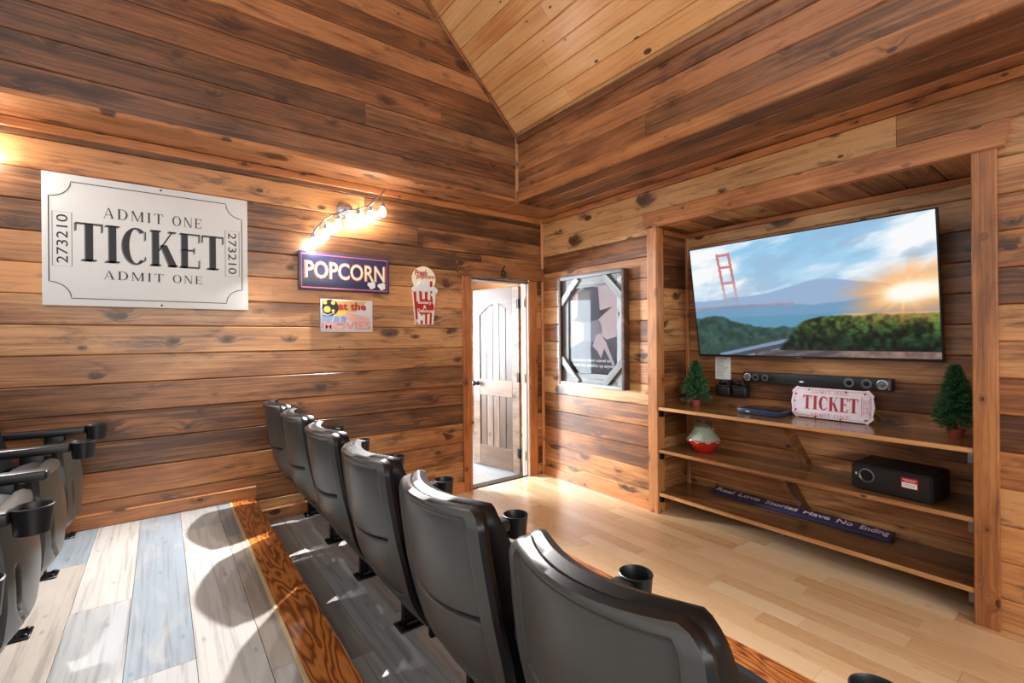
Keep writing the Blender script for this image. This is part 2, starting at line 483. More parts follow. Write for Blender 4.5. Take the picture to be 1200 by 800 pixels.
def rows(z_line, zlo, zhi, pitch):
    k = math.floor((zlo - z_line) / pitch); out = []
    while z_line + k * pitch < zhi - 1e-6:
        a, b = max(z_line + k * pitch, zlo), min(z_line + (k + 1) * pitch, zhi)
        if b - a > 0.015: out.append((a, b))
        k += 1
    return out


def runs(x0, x1, seed, lo=3.4, hi=6.5):
    r = random.Random(seed); out = []; x = x0
    while x < x1 - 1e-6:
        e = x + r.uniform(lo, hi)
        if x1 - e < 0.7: e = x1
        out.append((x, min(e, x1))); x = e
    return out


for i, (a, b) in enumerate(rows(1.534, 0.0, ZT, PITCH)):
    segs = runs(XMIN, XT, i) if a > DZ + 0.02 else [q for q in runs(XMIN, DX0 - 0.02, i)] + [(DX1 + 0.02, XT)]
    for x0, x1 in segs:
        plank('plank', ((x0 + x1) / 2, YL, (a + b) / 2), (1, 0, 0), (0, -1, 0), x1 - x0 - 0.002, b - a - 0.002, 0.018, WALL, wl)

# front wall with its niche
NY0, NY1, NZ, NX = 0.462, 2.295, 2.325, 3.655
wf = struct(boxo('wall_front', XT + 0.018, XT + 0.10, NY1 + 0.02, YL + 0.1, -0.02, ZT, GAP))
boxo('wall_panel', XT + 0.018, XT + 0.10, NY0 - 0.02, NY1 + 0.02, NZ + 0.02, ZT, GAP, wf)
boxo('wall_panel', XT + 0.018, XT + 0.10, YMIN, NY0 - 0.02, -0.02, ZT, GAP, wf)
boxo('niche_backing', NX + 0.02, NX + 0.06, NY0 - 0.06, NY1 + 0.06, -0.02, NZ + 0.06, GAP, wf)
boxo('niche_backing', XT + 0.1, NX + 0.06, NY1 + 0.036, NY1 + 0.06, -0.02, NZ + 0.06, GAP, wf)
boxo('niche_backing', XT + 0.1, NX + 0.06, NY0 - 0.06, NY0 - 0.036, -0.02, NZ + 0.06, GAP, wf)
boxo('niche_backing', XT + 0.05, NX + 0.06, NY0 - 0.06, NY1 + 0.06, NZ + 0.02, NZ + 0.06, GAP, wf)
for i, (a, b) in enumerate(rows(1.575, 0.0, ZT, PITCH)):
    segs = [(YMIN, NY0 - 0.01), (NY1 + 0.01, YL)] if b < NZ + 0.10 else runs(YMIN, YL, 90 + i, 2.4, 3.4)
    if a < NZ + 0.01 and b >= NZ + 0.10:      # the row the niche cuts into
        plank('plank', (XT, (NY0 + NY1) / 2, (NZ + 0.012 + b) / 2), (0, -1, 0), (-1, 0, 0), NY1 - NY0, b - NZ - 0.014, 0.018, WALL, wf)
        segs = [(YMIN, NY0 - 0.001), (NY1 + 0.001, YL)]
    for y0, y1 in segs:
        plank('plank', (XT, (y0 + y1) / 2, (a + b) / 2), (0, -1, 0), (-1, 0, 0), y1 - y0 - 0.002, b - a - 0.002, 0.018, WALL, wf)
for i, (a, b) in enumerate(rows(1.49, 0.0, NZ, PITCH)):
    plank('plank', (NX, (NY0 + NY1) / 2, (a + b) / 2), (0, -1, 0), (-1, 0, 0), NY1 - NY0 + 0.06, b - a - 0.002, 0.018, WALL, wf)
    plank('plank', ((XT + NX) / 2 + 0.03, NY1 + 0.018, (a + b) / 2), (1, 0, 0), (0, -1, 0), NX - XT - 0.06, b - a - 0.002, 0.016, WALL, wf)
    plank('plank', ((XT + NX) / 2 + 0.03, NY0 - 0.018, (a + b) / 2), (-1, 0, 0), (0, 1, 0), NX - XT - 0.06, b - a - 0.002, 0.016, WALL, wf)
y = NY0 - 0.02                     # boards of the niche's soffit run front to back
while y < NY1:
    plank('plank', ((XT + NX) / 2, y + PITCH / 2, NZ), (1, 0, 0), (0, 0, -1), NX - XT, PITCH - 0.002, 0.018, WALL, wf)
    y += PITCH

# upper front wall, its soffit, and the gable (upper left) wall
wu = struct(boxo('wall_front_upper', XU + 0.018, XU + 0.10, YMIN, YG + 0.1, ZT + 0.02, ZE + 0.12, GAP))
for i, (a, b) in enumerate(rows(2.80, ZT + 0.005, ZE, 0.163)):
    for y0, y1 in runs(YMIN, YG, 40 + i):
        plank('plank', (XU, (y0 + y1) / 2, (a + b) / 2), (0, -1, 0), (-1, 0, 0), y1 - y0 - 0.002, b - a - 0.002, 0.018, WALL_HI, wu)
so = struct(boxo('ceiling_soffit', XU + 0.02, XT + 0.1, YMIN, YL, ZT + 0.018, ZT + 0.05, GAP))
for k in range(4):
    x0 = XU + k * 0.145
    plank('plank', (x0 + 0.0725, (YMIN + YG) / 2, ZT), (0, 1, 0), (0, 0, -1), YG - YMIN, 0.143, 0.018, WALL_HI, so)
boxo('soffit_panel', XMIN, XU + 0.02, YG + 0.02, YL + 0.1, ZT + 0.018, ZT + 0.05, GAP, so)
for x0, x1 in runs(XMIN, XU + 0.58, 5):
    plank('plank', ((x0 + x1) / 2, YG + 0.0865, ZT), (-1, 0, 0), (0, 0, -1), x1 - x0 - 0.002, 0.171, 0.018, WALL_HI, so)
    plank('plank', ((x0 + x1) / 2, YG + 0.26, ZT), (-1, 0, 0), (0, 0, -1), x1 - x0 - 0.002, 0.171, 0.018, WALL_HI, so)
ZTOP = 5.4
xs = lambda z: XU if z <= ZE else XU - (z - ZE) / SLOPE        # gable edge
bm = bmesh.new()
P = [(XMIN, ZT + 0.02), (XU + 0.02, ZT + 0.02), (XU + 0.02, ZE), (xs(ZTOP) + 0.02, ZTOP), (XMIN, ZTOP)]
poly(bm, P, YG + 0.018, 0.06)
wg = struct(fin('wall_left_upper', bm, GAP))
for i, (a, b) in enumerate(rows(2.865, ZT + 0.005, ZTOP, 0.169)):
    for x0, x1 in runs(XMIN, xs(a), 70 + i):
        last = abs(x1 - xs(a)) < 1e-6
        if last and a < ZE < b:
            cutplank('plank', a + 0.001, b - 0.001, x0 + 0.001, x0 + 0.001, xs(a), xs(b), YG, WALL_HI, wg)
        else:
            cutplank('plank', a + 0.001, b - 0.001, x0 + 0.001, x0 + 0.001, x1 - 0.001, xs(b) if last else x1 - 0.001, YG, WALL_HI, wg)

# sloping board ceiling
dn = Vector((-SLOPE, 0, -1)).normalized()                     # faces down and back into the room
du = Vector((-1, 0, SLOPE)).normalized()                      # up the slope
bm = bmesh.new()
a0 = Vector((XU + 0.03, 0, ZE - 0.03)) - dn * 0.02; a1 = a0 + du * 4.6
V = [bm.verts.new((p.x, y, p.z)) for p in (a0, a1, a1 - dn * 0.06, a0 - dn * 0.06) for y in (YMIN, YG + 0.1)]
for f in ((0, 1, 3, 2), (2, 3, 5, 4), (4, 5, 7, 6), (6, 7, 1, 0), (0, 2, 4, 6), (1, 7, 5, 3)): bm.faces.new([V[i] for i in f])
ce = struct(fin('ceiling', bm, CEILW))
CP = 0.137
for k in range(30):
    c = Vector((XU, 0, ZE)) + du * (CP * (k + 0.5) + 0.02)
    for y0, y1 in runs(YMIN, YG, 130 + k, 2.0, 3.6):
        plank('plank', (c.x, (y0 + y1) / 2, c.z), (0, 1, 0), dn, y1 - y0 - 0.001, CP - 0.003, 0.018, CEILW, ce, 0.005)

# trims: wall corners, ledge edges, ceiling edges
trim(ZT, 0.032, 0.03, (XT - 0.016, YL - 0.022, ZT / 2), (0, 0, 1), Vector((-1, -1, 0)).normalized())
trim(ZE - ZT, 0.034, 0.03, (XU - 0.016, YG - 0.016, (ZE + ZT) / 2), (0, 0, 1), Vector((-1, -1, 0)).normalized())
trim(XU - XMIN, 0.03, 0.02, ((XMIN + XU) / 2, YG - 0.018, ZT + 0.012), (1, 0, 0), (0, -1, 0))
trim(XT - XMIN, 0.055, 0.018, ((XMIN + XT) / 2, YL - 0.018, ZT - 0.03), (1, 0, 0), (0, -1, 0))
trim(YG - YMIN, 0.10, 0.02, (XU - 0.02, (YMIN + YG) / 2, ZT + 0.052), (0, -1, 0), (-1, 0, 0))
trim(YL - YMIN, 0.05, 0.018, (XT - 0.018, (YMIN + YL) / 2, ZT - 0.028), (0, -1, 0), (-1, 0, 0))
trim(YG - YMIN, 0.06, 0.018, (XU - 0.018, (YMIN + YG) / 2, ZE - 0.045), (0, -1, 0), (-1, 0, 0), WALL_HI)
tl = 2.9
c = Vector((XU, YG - 0.016, ZE)) + du * tl / 2 + dn * 0.02
trim(tl, 0.032, 0.02, c, du, (0, -1, 0), WALL_HI)
trim(YL - YG, 0.025, 0.01, (XU, (YL + YG) / 2, ZT - 0.012), (0, 1, 0), (0, 0, -1))

# niche surround: two square posts, and the beam laid across them with slanting ends
for yc in (NY1 + 0.045, NY0 - 0.045):
    trim(NZ, 0.09, 0.10, (XT - 0.04, yc, NZ / 2), (0, 0, 1), (-1, 0, 0))
bm = bmesh.new()
for X in (XT - 0.055, XT):
    for yy, zz in ((2.40, NZ), (0.345, NZ), (0.325, NZ + 0.122), (2.415, NZ + 0.122)): bm.verts.new((0, 0, 0)).co = Vector((-(yy - 1.37), X - XT, zz - NZ - 0.06))
v = list(bm.verts)
for f in ((0, 1, 2, 3), (4, 7, 6, 5), (0, 4, 5, 1), (1, 5, 6, 2), (2, 6, 7, 3), (3, 7, 4, 0)): bm.faces.new([v[i] for i in f])
tr_n[0] += 1
struct(fin('trim_%d' % tr_n[0], bm, TRIMW, None, None, None, Matrix.Translation((XT, 1.37, NZ + 0.06)) @ Matrix.Rotation(-PI / 2, 4, 'Z')))
trim(NY1 - NY0 + 0.03, 0.04, 0.016, (NX - 0.018, (NY0 + NY1) / 2, NZ - 0.022), (0, -1, 0), (-1, 0, 0))
trim(NZ - 0.04, 0.03, 0.02, (NX - 0.02, NY1 + 0.002, NZ / 2 - 0.02), (0, 0, 1), (-1, 0, 0))
trim(NX - XT - 0.08, 0.04, 0.014, ((XT + NX) / 2 + 0.04, NY1 + 0.004, NZ - 0.022), (1, 0, 0), (0, -1, 0))

# floors: maple boards in front, grey vinyl planks on two platforms, orange nosings
fl = struct(boxo('floor', 1.7, NX + 0.06, YMIN, YL + 0.12, -0.08, -0.014, GAP))


def floor_boards(parent, x0, x1, y0, y1, z, w, lo, hi, mat, seed, t=0.012, b=0.0006):
    r = random.Random(seed); x = x0
    while x < x1 - 0.01:
        ww = min(w, x1 - x); yy = y1 + r.uniform(0, lo)
        while yy > y0:
            L = r.uniform(lo, hi); a = max(yy - L, y0); bb = min(yy, y1)
            if bb - a > 0.02:
                o = plank('plank', (x + ww / 2, (a + bb) / 2, z), (0, 1, 0), (0, 0, 1), bb - a - 0.001, ww - 0.001, t, mat, parent, b, 0.0); tn = r.random(); o.color = (tn, tn, tn, 1)
            yy -= L
        x += ww


floor_boards(fl, 1.93, NX + 0.02, -1.6, YL, 0.0, 0.112, 0.45, 1.1, MAPLE, 3)
f1 = struct(boxo('floor_front_row', 0.50, 1.93, YMIN, YL, -0.05, ZF - 0.013, GAP))
floor_boards(f1, 0.52, 1.81, YMIN, YL, ZF, 0.18, 1.0, 1.3, VINYL, 4)
f2 = struct(boxo('floor_rear_row', XMIN, 0.49, YMIN, YL, 0.0, ZR - 0.013, GAP))
floor_boards(f2, -1.11, -0.51, YMIN, YL, ZR, 0.2, 1.0, 1.35, VINYL, 8)
for x0, x1, cuts in ((-0.51, -0.31, [(3.18, 0.66), (1.9, 0.3), (0.6, 0.9), (-0.7, 0.1), (YMIN, 0.5)]), (-0.31, -0.11, [(2.62, 0.95), (1.3, 0.8), (0.0, 0.2), (-1.3, 0.6), (YMIN, 0.3)]),
                     (-0.11, 0.09, [(1.98, 0.64), (0.7, 0.85), (-0.6, 0.3), (YMIN, 0.7)]), (0.09, 0.29, [(3.36, 0.5), (2.9, 0.95), (1.5, 0.9), (0.2, 0.1), (-1.1, 0.6), (YMIN, 0.9)]),
                     (0.29, 0.365, [(3.1, 0.62), (1.75, 0.3), (0.4, 0.9), (-0.9, 0.5), (YMIN, 0.1)])):
    ya = YL
    for yb, tone in cuts:
        o = plank('plank', ((x0 + x1) / 2, (ya + yb) / 2, ZR), (0, 1, 0), (0, 0, 1), ya - yb - 0.0015, x1 - x0 - 0.0015, 0.012, VINYL, f2, 0.0008, 0.0)
        o.color = (tone, tone, tone, 1); ya = yb
trim(YL - YMIN, 0.018, 0.012, (0.373, (YL + YMIN) / 2, ZR + 0.003), (0, 1, 0), (0, 0, 1), plain('pale_edge_strip', lin(196, 172, 130), 0.45))
trim(YL - YMIN, 0.14, 0.03, (0.452, (YL + YMIN) / 2, ZR + 0.002), (0, 1, 0), (0, 0, 1), NOSE)
trim(YL - YMIN, ZR - ZF - 0.03, 0.02, (0.512, (YL + YMIN) / 2, (ZR + ZF - 0.03) / 2), (0, 1, 0), (1, 0, 0), plain('dark_riser', lin(44, 34, 28), 0.6))
trim(YL - YMIN, 0.14, 0.03, (1.885, (YL + YMIN) / 2, ZF + 0.002), (0, 1, 0), (0, 0, 1), NOSE)
trim(YL - YMIN, ZF - 0.03, 0.018, (1.948, (YL + YMIN) / 2, (ZF - 0.03) / 2), (0, 1, 0), (1, 0, 0), TRIMW)

# baseboards
def baseboard(side, L, h, center, dl, n):
    o = plank('baseboard_' + side, center, dl, n, L, h, 0.018, TRIMW, None, 0.004, 0); o['kind'] = 'structure'


baseboard('left', 0.53 - XMIN, 0.085, ((0.53 + XMIN) / 2, YL - 0.018, ZR + 0.0425), (1, 0, 0), (0, -1, 0))
baseboard('left', 1.42, 0.085, (1.24, YL - 0.018, ZF + 0.0425), (1, 0, 0), (0, -1, 0))
baseboard('left', 0.30, 0.09, (2.10, YL - 0.018, 0.045), (1, 0, 0), (0, -1, 0))
baseboard('front', YL - NY1 - 0.11, 0.09, (XT - 0.016, (YL + NY1 + 0.09) / 2, 0.045), (0, -1, 0), (-1, 0, 0))

# ------------------------------------------------------------------ door, casing and the side room beyond
trim(DZ + 0.02, 0.095, 0.02, (DX0 - 0.04, YL - 0.02, (DZ + 0.02) / 2), (0, 0, 1), (0, -1, 0))
trim(DZ + 0.02, 0.105, 0.02, (DX1 + 0.055, YL - 0.02, (DZ + 0.02) / 2), (0, 0, 1), (0, -1, 0))
bm = bmesh.new(); poly(bm, [(2.205 - 2.7, -0.065), (3.225 - 2.7, -0.065), (3.235 - 2.7, 0.065), (2.19 - 2.7, 0.065)], -0.034, 0.034)
tr_n[0] += 1; head = struct(fin('trim_%d' % tr_n[0], bm, WALL, None, None, None, Matrix.Translation((2.7, YL, DZ + 0.09))))
text('number', '6', -0.022, 0.032, -0.052, 0.06, -0.038, BLACKP, head, 0.004, shear=0.2, label='black numeral 6')
JAMB = plain('daylit_jamb_tone', lin(214, 190, 170), 0.4)  # pale colour stands in for daylight on the right jamb
trim(DZ, 0.12, 0.02, (DX0 + 0.008, YL + 0.05, DZ / 2), (0, 0, 1), (1, 0, 0), DOORW)
trim(DZ, 0.12, 0.02, (DX1 - 0.008, YL + 0.05, DZ / 2), (0, 0, 1), (-1, 0, 0), JAMB)
trim(DX1 - DX0, 0.12, 0.02, ((DX1 + DX0) / 2, YL + 0.05, DZ - 0.008), (1, 0, 0), (0, 0, -1), DOORW)
trim(DZ, 0.012, 0.03, (DX1 - 0.03, YL + 0.03, DZ / 2), (0, 0, 1), (0, -1, 0), JAMB)
trim(DX1 - DX0, 0.10, 0.012, ((DX1 + DX0) / 2, YL + 0.075, 0.004), (1, 0, 0), (0, 0, 1), plain('dark_threshold', lin(60, 44, 34), 0.5))
# leaf hinged on the right jamb, swung into the side room; local x runs from the hinge, front faces -y
dr = bpy.data.objects.new('door_1', None); COL.objects.link(dr); struct(dr)
dr.location = (3.02, YL + 0.11, 0.0); dr.rotation_euler = (0, 0, math.radians(180 - 79))
LW, LH = 0.70, 1.985           # local x 0..LW; the face seen from the doorway is local +y
bm = bmesh.new()
box(bm, 0, 0.10, -0.018, 0.018, 0.012, LH, 0.003, 1); box(bm, LW - 0.11, LW, -0.018, 0.018, 0.012, LH, 0.003, 1)
fin('stile', bm, DOORW, dr)
box_ = lambda n, a, b, c, d: boxo(n, a, b, -0.017, 0.017, c, d, DOORW, dr, 0.003, 1)
box_('bottom_rail', 0.10, LW - 0.11, 0.012, 0.24); box_('middle_rail', 0.10, LW - 0.11, 0.80, 0.98)
bm = bmesh.new()               # arched top rail
n = 16; pts = [(0.10, LH), (0.10, 1.70)] + [(0.10 + (LW - 0.21) * i / n, 1.70 + 0.12 * math.sin(PI * i / n)) for i in range(1, n)] + [(LW - 0.11, 1.70), (LW - 0.11, LH)]
poly(bm, pts, -0.017, 0.034); bmesh.ops.triangulate(bm, faces=[f for f in bm.faces if len(f.verts) > 4])
fin('top_rail', bm, DOORW, dr)
for k in range(5):
    w = (LW - 0.21) / 5; x0 = 0.10 + k * w
    for z0, z1 in ((0.24, 0.80), (0.98, 1.83)):
        o = plank('plank', (x0 + w / 2, 0.008, (z0 + z1) / 2), (0, 0, 1), (0, 1, 0), z1 - z0, w - 0.003, 0.016, DOORW, dr, 0.004, 0.0003)
for zz in (0.22, 1.02, 1.80):
    bm = bmesh.new(); lathe(bm, [(0.009, -0.05), (0.009, 0.05)], 10, (-0.004, 0.024, zz)); box(bm, -0.02, 0.03, 0.018, 0.021, zz - 0.05, zz + 0.05)
    fin('hinge', bm, STEEL, dr, 40)
bm = bmesh.new(); lathe(bm, [(0.03, 0.018), (0.03, 0.024), (0.01, 0.026), (0.01, 0.05), (0.026, 0.056), (0.03, 0.07), (0.022, 0.082), (0.004, 0.085)], 16, (LW - 0.06, 0, 0.93), 'y')
fin('door_knob', bm, STEEL, dr, 40)

# side room
sr = struct(boxo('floor_side_room', 0.2, 4.4, YL + 0.12, 7.2, -0.08, -0.012, GAP))
r = random.Random(5)
for k in range(20):
    x0 = 0.4 + k * 0.19
    for y0, y1 in runs(YL + 0.13, 7.1, 300 + k, 1.0, 1.4):
        o = plank('plank', (x0 + 0.095, (y0 + y1) / 2, 0.0), (0, 1, 0), (0, 0, 1), y1 - y0 - 0.001, 0.188, 0.012, VINYL, sr, 0.001, 0.0002); tn = r.uniform(0.0, 0.65); o.color = (tn, tn, tn, 1)
ws = struct(boxo('wall_side_room_far', 0.2, 4.4, 7.12, 7.2, 0, 2.45, GAP))
wr = struct(boxo('wall_side_room_right', 4.32, 4.4, YL + 0.12, 7.12, 0, 2.45, GAP))
PALE = pine('pale_side_room_pine', lin(226, 190, 150), lin(200, 150, 106), lin(160, 108, 68), 0.2, 0.3)
for a, b in rows(0.1, 0.0, 2.42, PITCH):
    plank('plank', (2.3, 7.102, (a + b) / 2), (1, 0, 0), (0, -1, 0), 4.1, b - a - 0.002, 0.018, PALE, ws)
    plank('plank', (4.302, 5.5, (a + b) / 2), (0, -1, 0), (-1, 0, 0), 3.2, b - a - 0.002, 0.018, PALE, wr)
struct(boxo('ceiling_side_room', 0.2, 4.4, YL + 0.1, 7.2, 2.42, 2.5, CREAM))
wn = struct(boxo('wall_side_room_left', 0.2, 0.28, YL + 0.12, 4.8, 0, 2.42, CREAM))
boxo('wall_panel', 0.2, 0.28, 6.4, 7.12, 0, 2.42, CREAM, wn); boxo('wall_panel', 0.2, 0.28, 4.8, 6.4, 0, 0.75, CREAM, wn); boxo('wall_panel', 0.2, 0.28, 4.8, 6.4, 2.15, 2.42, CREAM, wn)
wi = bpy.data.objects.new('window_1', None); COL.objects.link(wi); struct(wi); wi.location = (0.24, 5.6, 0.75)
bm = bmesh.new()
for a in ((-0.8, -0.75, 0, 1.4), (0.75, 0.8, 0, 1.4), (-0.75, 0.75, 0, 0.05), (-0.75, 0.75, 1.35, 1.4), (-0.02, 0.02, 0.05, 1.35)): box(bm, -0.03, 0.03, a[0], a[1], a[2], a[3])
fin('window_frame', bm, WHITE, wi)
gl = NT('window_glass'); gl.fin((1, 1, 1, 1), 0.02); gl.b.inputs['Transmission Weight'].default_value = 1.0; gl.b.inputs['IOR'].default_value = 1.45
for a, b in ((-0.75, -0.02), (0.02, 0.75)): boxo('pane', -0.003, 0.003, a, b, 0.05, 1.35, gl.m, wi)

# ------------------------------------------------------------------ theater seats
def shell_solid(bm, back, front, S, Z, bulge=0.006, rim=0):
    """closed solid between two (s, z) surfaces sampled on one grid, with a rounded rim"""
    nb = [[bm.verts.new(back(s, z)) for s in S] for z in Z]; nf = [[bm.verts.new(front(s, z)) for s in S] for z in Z]
    for i in range(len(Z) - 1):
        for j in range(len(S) - 1):
            bm.faces.new((nb[i][j], nb[i][j + 1], nb[i + 1][j + 1], nb[i + 1][j])); bm.faces.new((nf[i][j], nf[i + 1][j], nf[i + 1][j + 1], nf[i][j + 1]))
    nz, ns = len(Z) - 1, len(S) - 1
    loop = [(0, j) for j in range(ns)] + [(i, ns) for i in range(nz)] + [(nz, j) for j in range(ns, 0, -1)] + [(i, 0) for i in range(nz, 0, -1)]
    zc = (Z[0] + Z[-1]) / 2; mid = []
    for i, j in loop:
        p = (nb[i][j].co + nf[i][j].co) / 2
        d = Vector((0, 1 if j == ns else (-1 if j == 0 else 0), 1 if i == nz else (-1 if i == 0 else 0))).normalized()
        mid.append(bm.verts.new(p + d * bulge))
    n = len(loop)
    for k in range(n):
        (i, j), (i2, j2) = loop[k], loop[(k + 1) % n]
        for q in ((nb[i][j], nb[i2][j2], mid[(k + 1) % n], mid[k]), (mid[k], mid[(k + 1) % n], nf[i2][j2], nf[i][j])): bm.faces.new(q).material_index = rim


def interp(z, tab): return float(np.interp(z, [t[0] for t in tab], [t[1] for t in tab]))
def sstep(a, b, x):
    t = min(max((x - a) / (b - a), 0), 1); return t * t * (3 - 2 * t)


PROF = [(0.255, -0.135), (0.275, -0.158), (0.30, -0.178), (0.33, -0.198), (0.37, -0.222), (0.42, -0.243), (0.50, -0.264), (0.626, -0.295), (0.75, -0.315), (0.84, -0.326), (0.87, -0.328), (0.89, -0.322)]
PZ = np.linspace(0.255, 0.89, 60); PX = np.interp(PZ, [p[0] for p in PROF], [p[1] for p in PROF])
for _ in range(4): PX[1:-1] = (PX[:-2] + 2 * PX[1:-1] + PX[2:]) / 4
def halfw(z, w=0.236, top=0.89):
    h = w * (0.93 + 0.07 * math.sin(PI * sstep(0.25, 0.95, z)))
    r = 0.045
    if z > top - r: h -= r - math.sqrt(max(r * r - (z - top + r) ** 2, 0))
    if z < 0.255 + r: h -= r - math.sqrt(max(r * r - (0.255 + r - z) ** 2, 0))
    return h
def xback(s, z):
    a = abs(s); x = float(np.interp(z, PZ, PX)) - 0.048 * (1 - s * s) * sstep(0.22, 0.55, z) - 0.012 * (1 - s * s)
    R = (1 - sstep(0.82, 0.87, a)) * sstep(0.27, 0.31, z) * (1 - sstep(0.862, 0.880, z))
    x += 0.014 * R
    low = 1 - sstep(0.62, 0.632, z)
    x -= 0.006 * low * (1 - sstep(0.55, 0.80, a)) * sstep(0.42, 0.47, z) * (1 - sstep(0.5, 0.626, z))
    for g in (0.626, 0.42): x += 0.020 * math.exp(-((z - g + 0.02 * (1 - s * s)) / 0.0055) ** 2) * (1 - sstep(0.78, 0.84, a))
    return x


def zs_for():
    z = list(np.linspace(0.255, 0.3, 6)) + list(np.linspace(0.3, 0.84, 34)) + list(np.linspace(0.84, 0.89, 12))
    for g in (0.626, 0.42): z += list(np.linspace(g - 0.034, g + 0.012, 22))
    return sorted(set(round(q, 4) for q in z))


SS = sorted(set([round(q, 3) for q in list(np.linspace(-1, 1, 25)) + [-.9, -.88, -.86, -.84, -.82, -.8, -.78, .78, .8, .82, .84, .86, .88, .9, -.97, .97]]))


def seat_meshes():
    D = {}
    def keep(k, bm, mat, sm=38):
        me = bpy.data.meshes.new(k); bmesh.ops.recalc_face_normals(bm, faces=bm.faces[:]); bm.to_mesh(me); bm.free(); me.materials.append(mat)
        me.polygons.foreach_set('use_smooth', [True] * len(me.polygons)); me.set_sharp_from_angle(angle=math.radians(sm)); D[k] = me
    xf = lambda s, z: float(np.interp(z, PZ, PX)) - 0.048 * (1 - s * s) * sstep(0.22, 0.55, z) - 0.012 * (1 - s * s)
    bm = bmesh.new()
    shell_solid(bm, lambda s, z: Vector((xback(s, z), s * halfw(z), z)), lambda s, z: Vector((xf(s, z) + 0.030, s * halfw(z), z)), SS, zs_for(), 0.006, 1)
    keep('back_shell', bm, SHELLP); D['back_shell'].materials.append(RIMP)
    bm = bmesh.new(); Z2 = list(np.linspace(0.29, 0.84, 16)) + list(np.linspace(0.85, 0.893, 8)); S2 = list(np.linspace(-1, 1, 21))
    hw = lambda z: halfw(z, 0.228, 0.895)
    pil = lambda s, z: 0.074 * (1 - 0.22 * abs(s) ** 6) * (1 - 0.5 * sstep(0.80, 0.893, z)) - 0.02 * (1 - s * s) * sstep(0.5, 0.7, z) * (1 - sstep(0.75, 0.893, z)) * 0.5
    shell_solid(bm, lambda s, z: Vector((xf(s, z) + 0.026, s * hw(z), z)), lambda s, z: Vector((xf(s, z) + 0.034 + pil(s, z), s * hw(z), z)), S2, Z2, 0.008)
    keep('back_cushion', bm, VINYLB)
    # flipped-up seat pan: plastic underside faces forward, cushion behind it
    hp = lambda z: 0.225 - (0.05 - math.sqrt(max(0.0025 - max(0.17 - z, 0) ** 2, 0)) if z < 0.17 else 0) - 0.02 * sstep(0.35, 0.56, z)
    def xu(s, z):
        a = abs(s); x = 0.085 + 0.03 * (1 - s * s) + 0.02 * math.sin(PI * sstep(0.08, 0.6, z)) - 0.05 * (1 - sstep(0.12, 0.22, z))
        c = 0.74 if z > 0.33 else 0.74 - 0.55 * ((0.33 - z) / 0.14) ** 2
        if 0.19 < z < 0.42: x -= 0.012 * math.exp(-((a - c) / 0.035) ** 2)
        return x
    S3 = list(np.linspace(-1, 1, 61)); Z3 = list(np.linspace(0.122, 0.57, 46))
    bm = bmesh.new(); shell_solid(bm, lambda s, z: Vector((0.045, s * hp(z), z)), lambda s, z: Vector((xu(s, z), s * hp(z), z)), S3, Z3, 0.008)
    keep('seat_pan', bm, PANP)
    bm = bmesh.new(); shell_solid(bm, lambda s, z: Vector((-0.03 - 0.02 * (1 - s ** 4), s * hp(z) * 0.97, z)), lambda s, z: Vector((0.043, s * hp(z) * 0.97, z)), S2, list(np.linspace(0.14, 0.56, 16)), 0.012)
    keep('seat_cushion', bm, VINYLB)
    # standard between two seats (origin on the seat's own side line)
    bm = bmesh.new(); box(bm, -0.05, 0.035, -0.018, 0.018, 0.004, 0.60, 0.006); box(bm, -0.20, -0.04, -0.012, 0.012, 0.30, 0.44, 0.006); keep('pedestal', bm, STEEL)
    bm = bmesh.new(); box(bm, -0.075, 0.075, -0.045, 0.045, 0, 0.008, 0.003, 1); box(bm, -0.04, 0.03, -0.03, 0.03, 0.008, 0.03, 0.008)
    for a in (-0.058, 0.058):
        for c in (-0.026, 0.026): lathe(bm, [(0.009, 0.008), (0.009, 0.014), (0.005, 0.017)], 8, (a, c, 0))
    keep('foot_plate', bm, STEEL)
    bm = bmesh.new(); box(bm, -0.25, 0.125, -0.032, 0.032, 0.585, 0.625, 0.010, 3); keep('armrest', bm, BLACKP)
    bm = bmesh.new(); lathe(bm, [(0.036, 0.548), (0.041, 0.55), (0.047, 0.62), (0.049, 0.628), (0.046, 0.63), (0.043, 0.624), (0.038, 0.56), (0.003, 0.558)], 28, (0.168, 0, 0)); keep('cup_holder', bm, BLACKP, 50)
    bm = bmesh.new(); lathe(bm, [(0.012, -0.055), (0.030, -0.045), (0.036, -0.02), (0.036, 0.02), (0.030, 0.045), (0.012, 0.055)], 16, (0.01, 0, 0.49), 'y'); keep('pivot_hub', bm, GREYM)
    return D


SM = seat_meshes()
PIT = 0.565


def theater_seat(x, yc, z, label, group, near=False, cup=True):
    t = thing('theater_seat', label, 'theater seat', (x, yc, z), 0, group)
    for k in ('back_shell', 'back_cushion', 'seat_pan', 'seat_cushion'): link(k, SM[k], None, t)
    for side in ([1, -1] if near else [1]):
        for k in ('pedestal', 'foot_plate', 'armrest', 'cup_holder', 'pivot_hub'):
            if k == 'cup_holder' and not cup: continue
            link(k, SM[k], None, t, Matrix.Translation((0, side * PIT / 2, 0)))
    return t


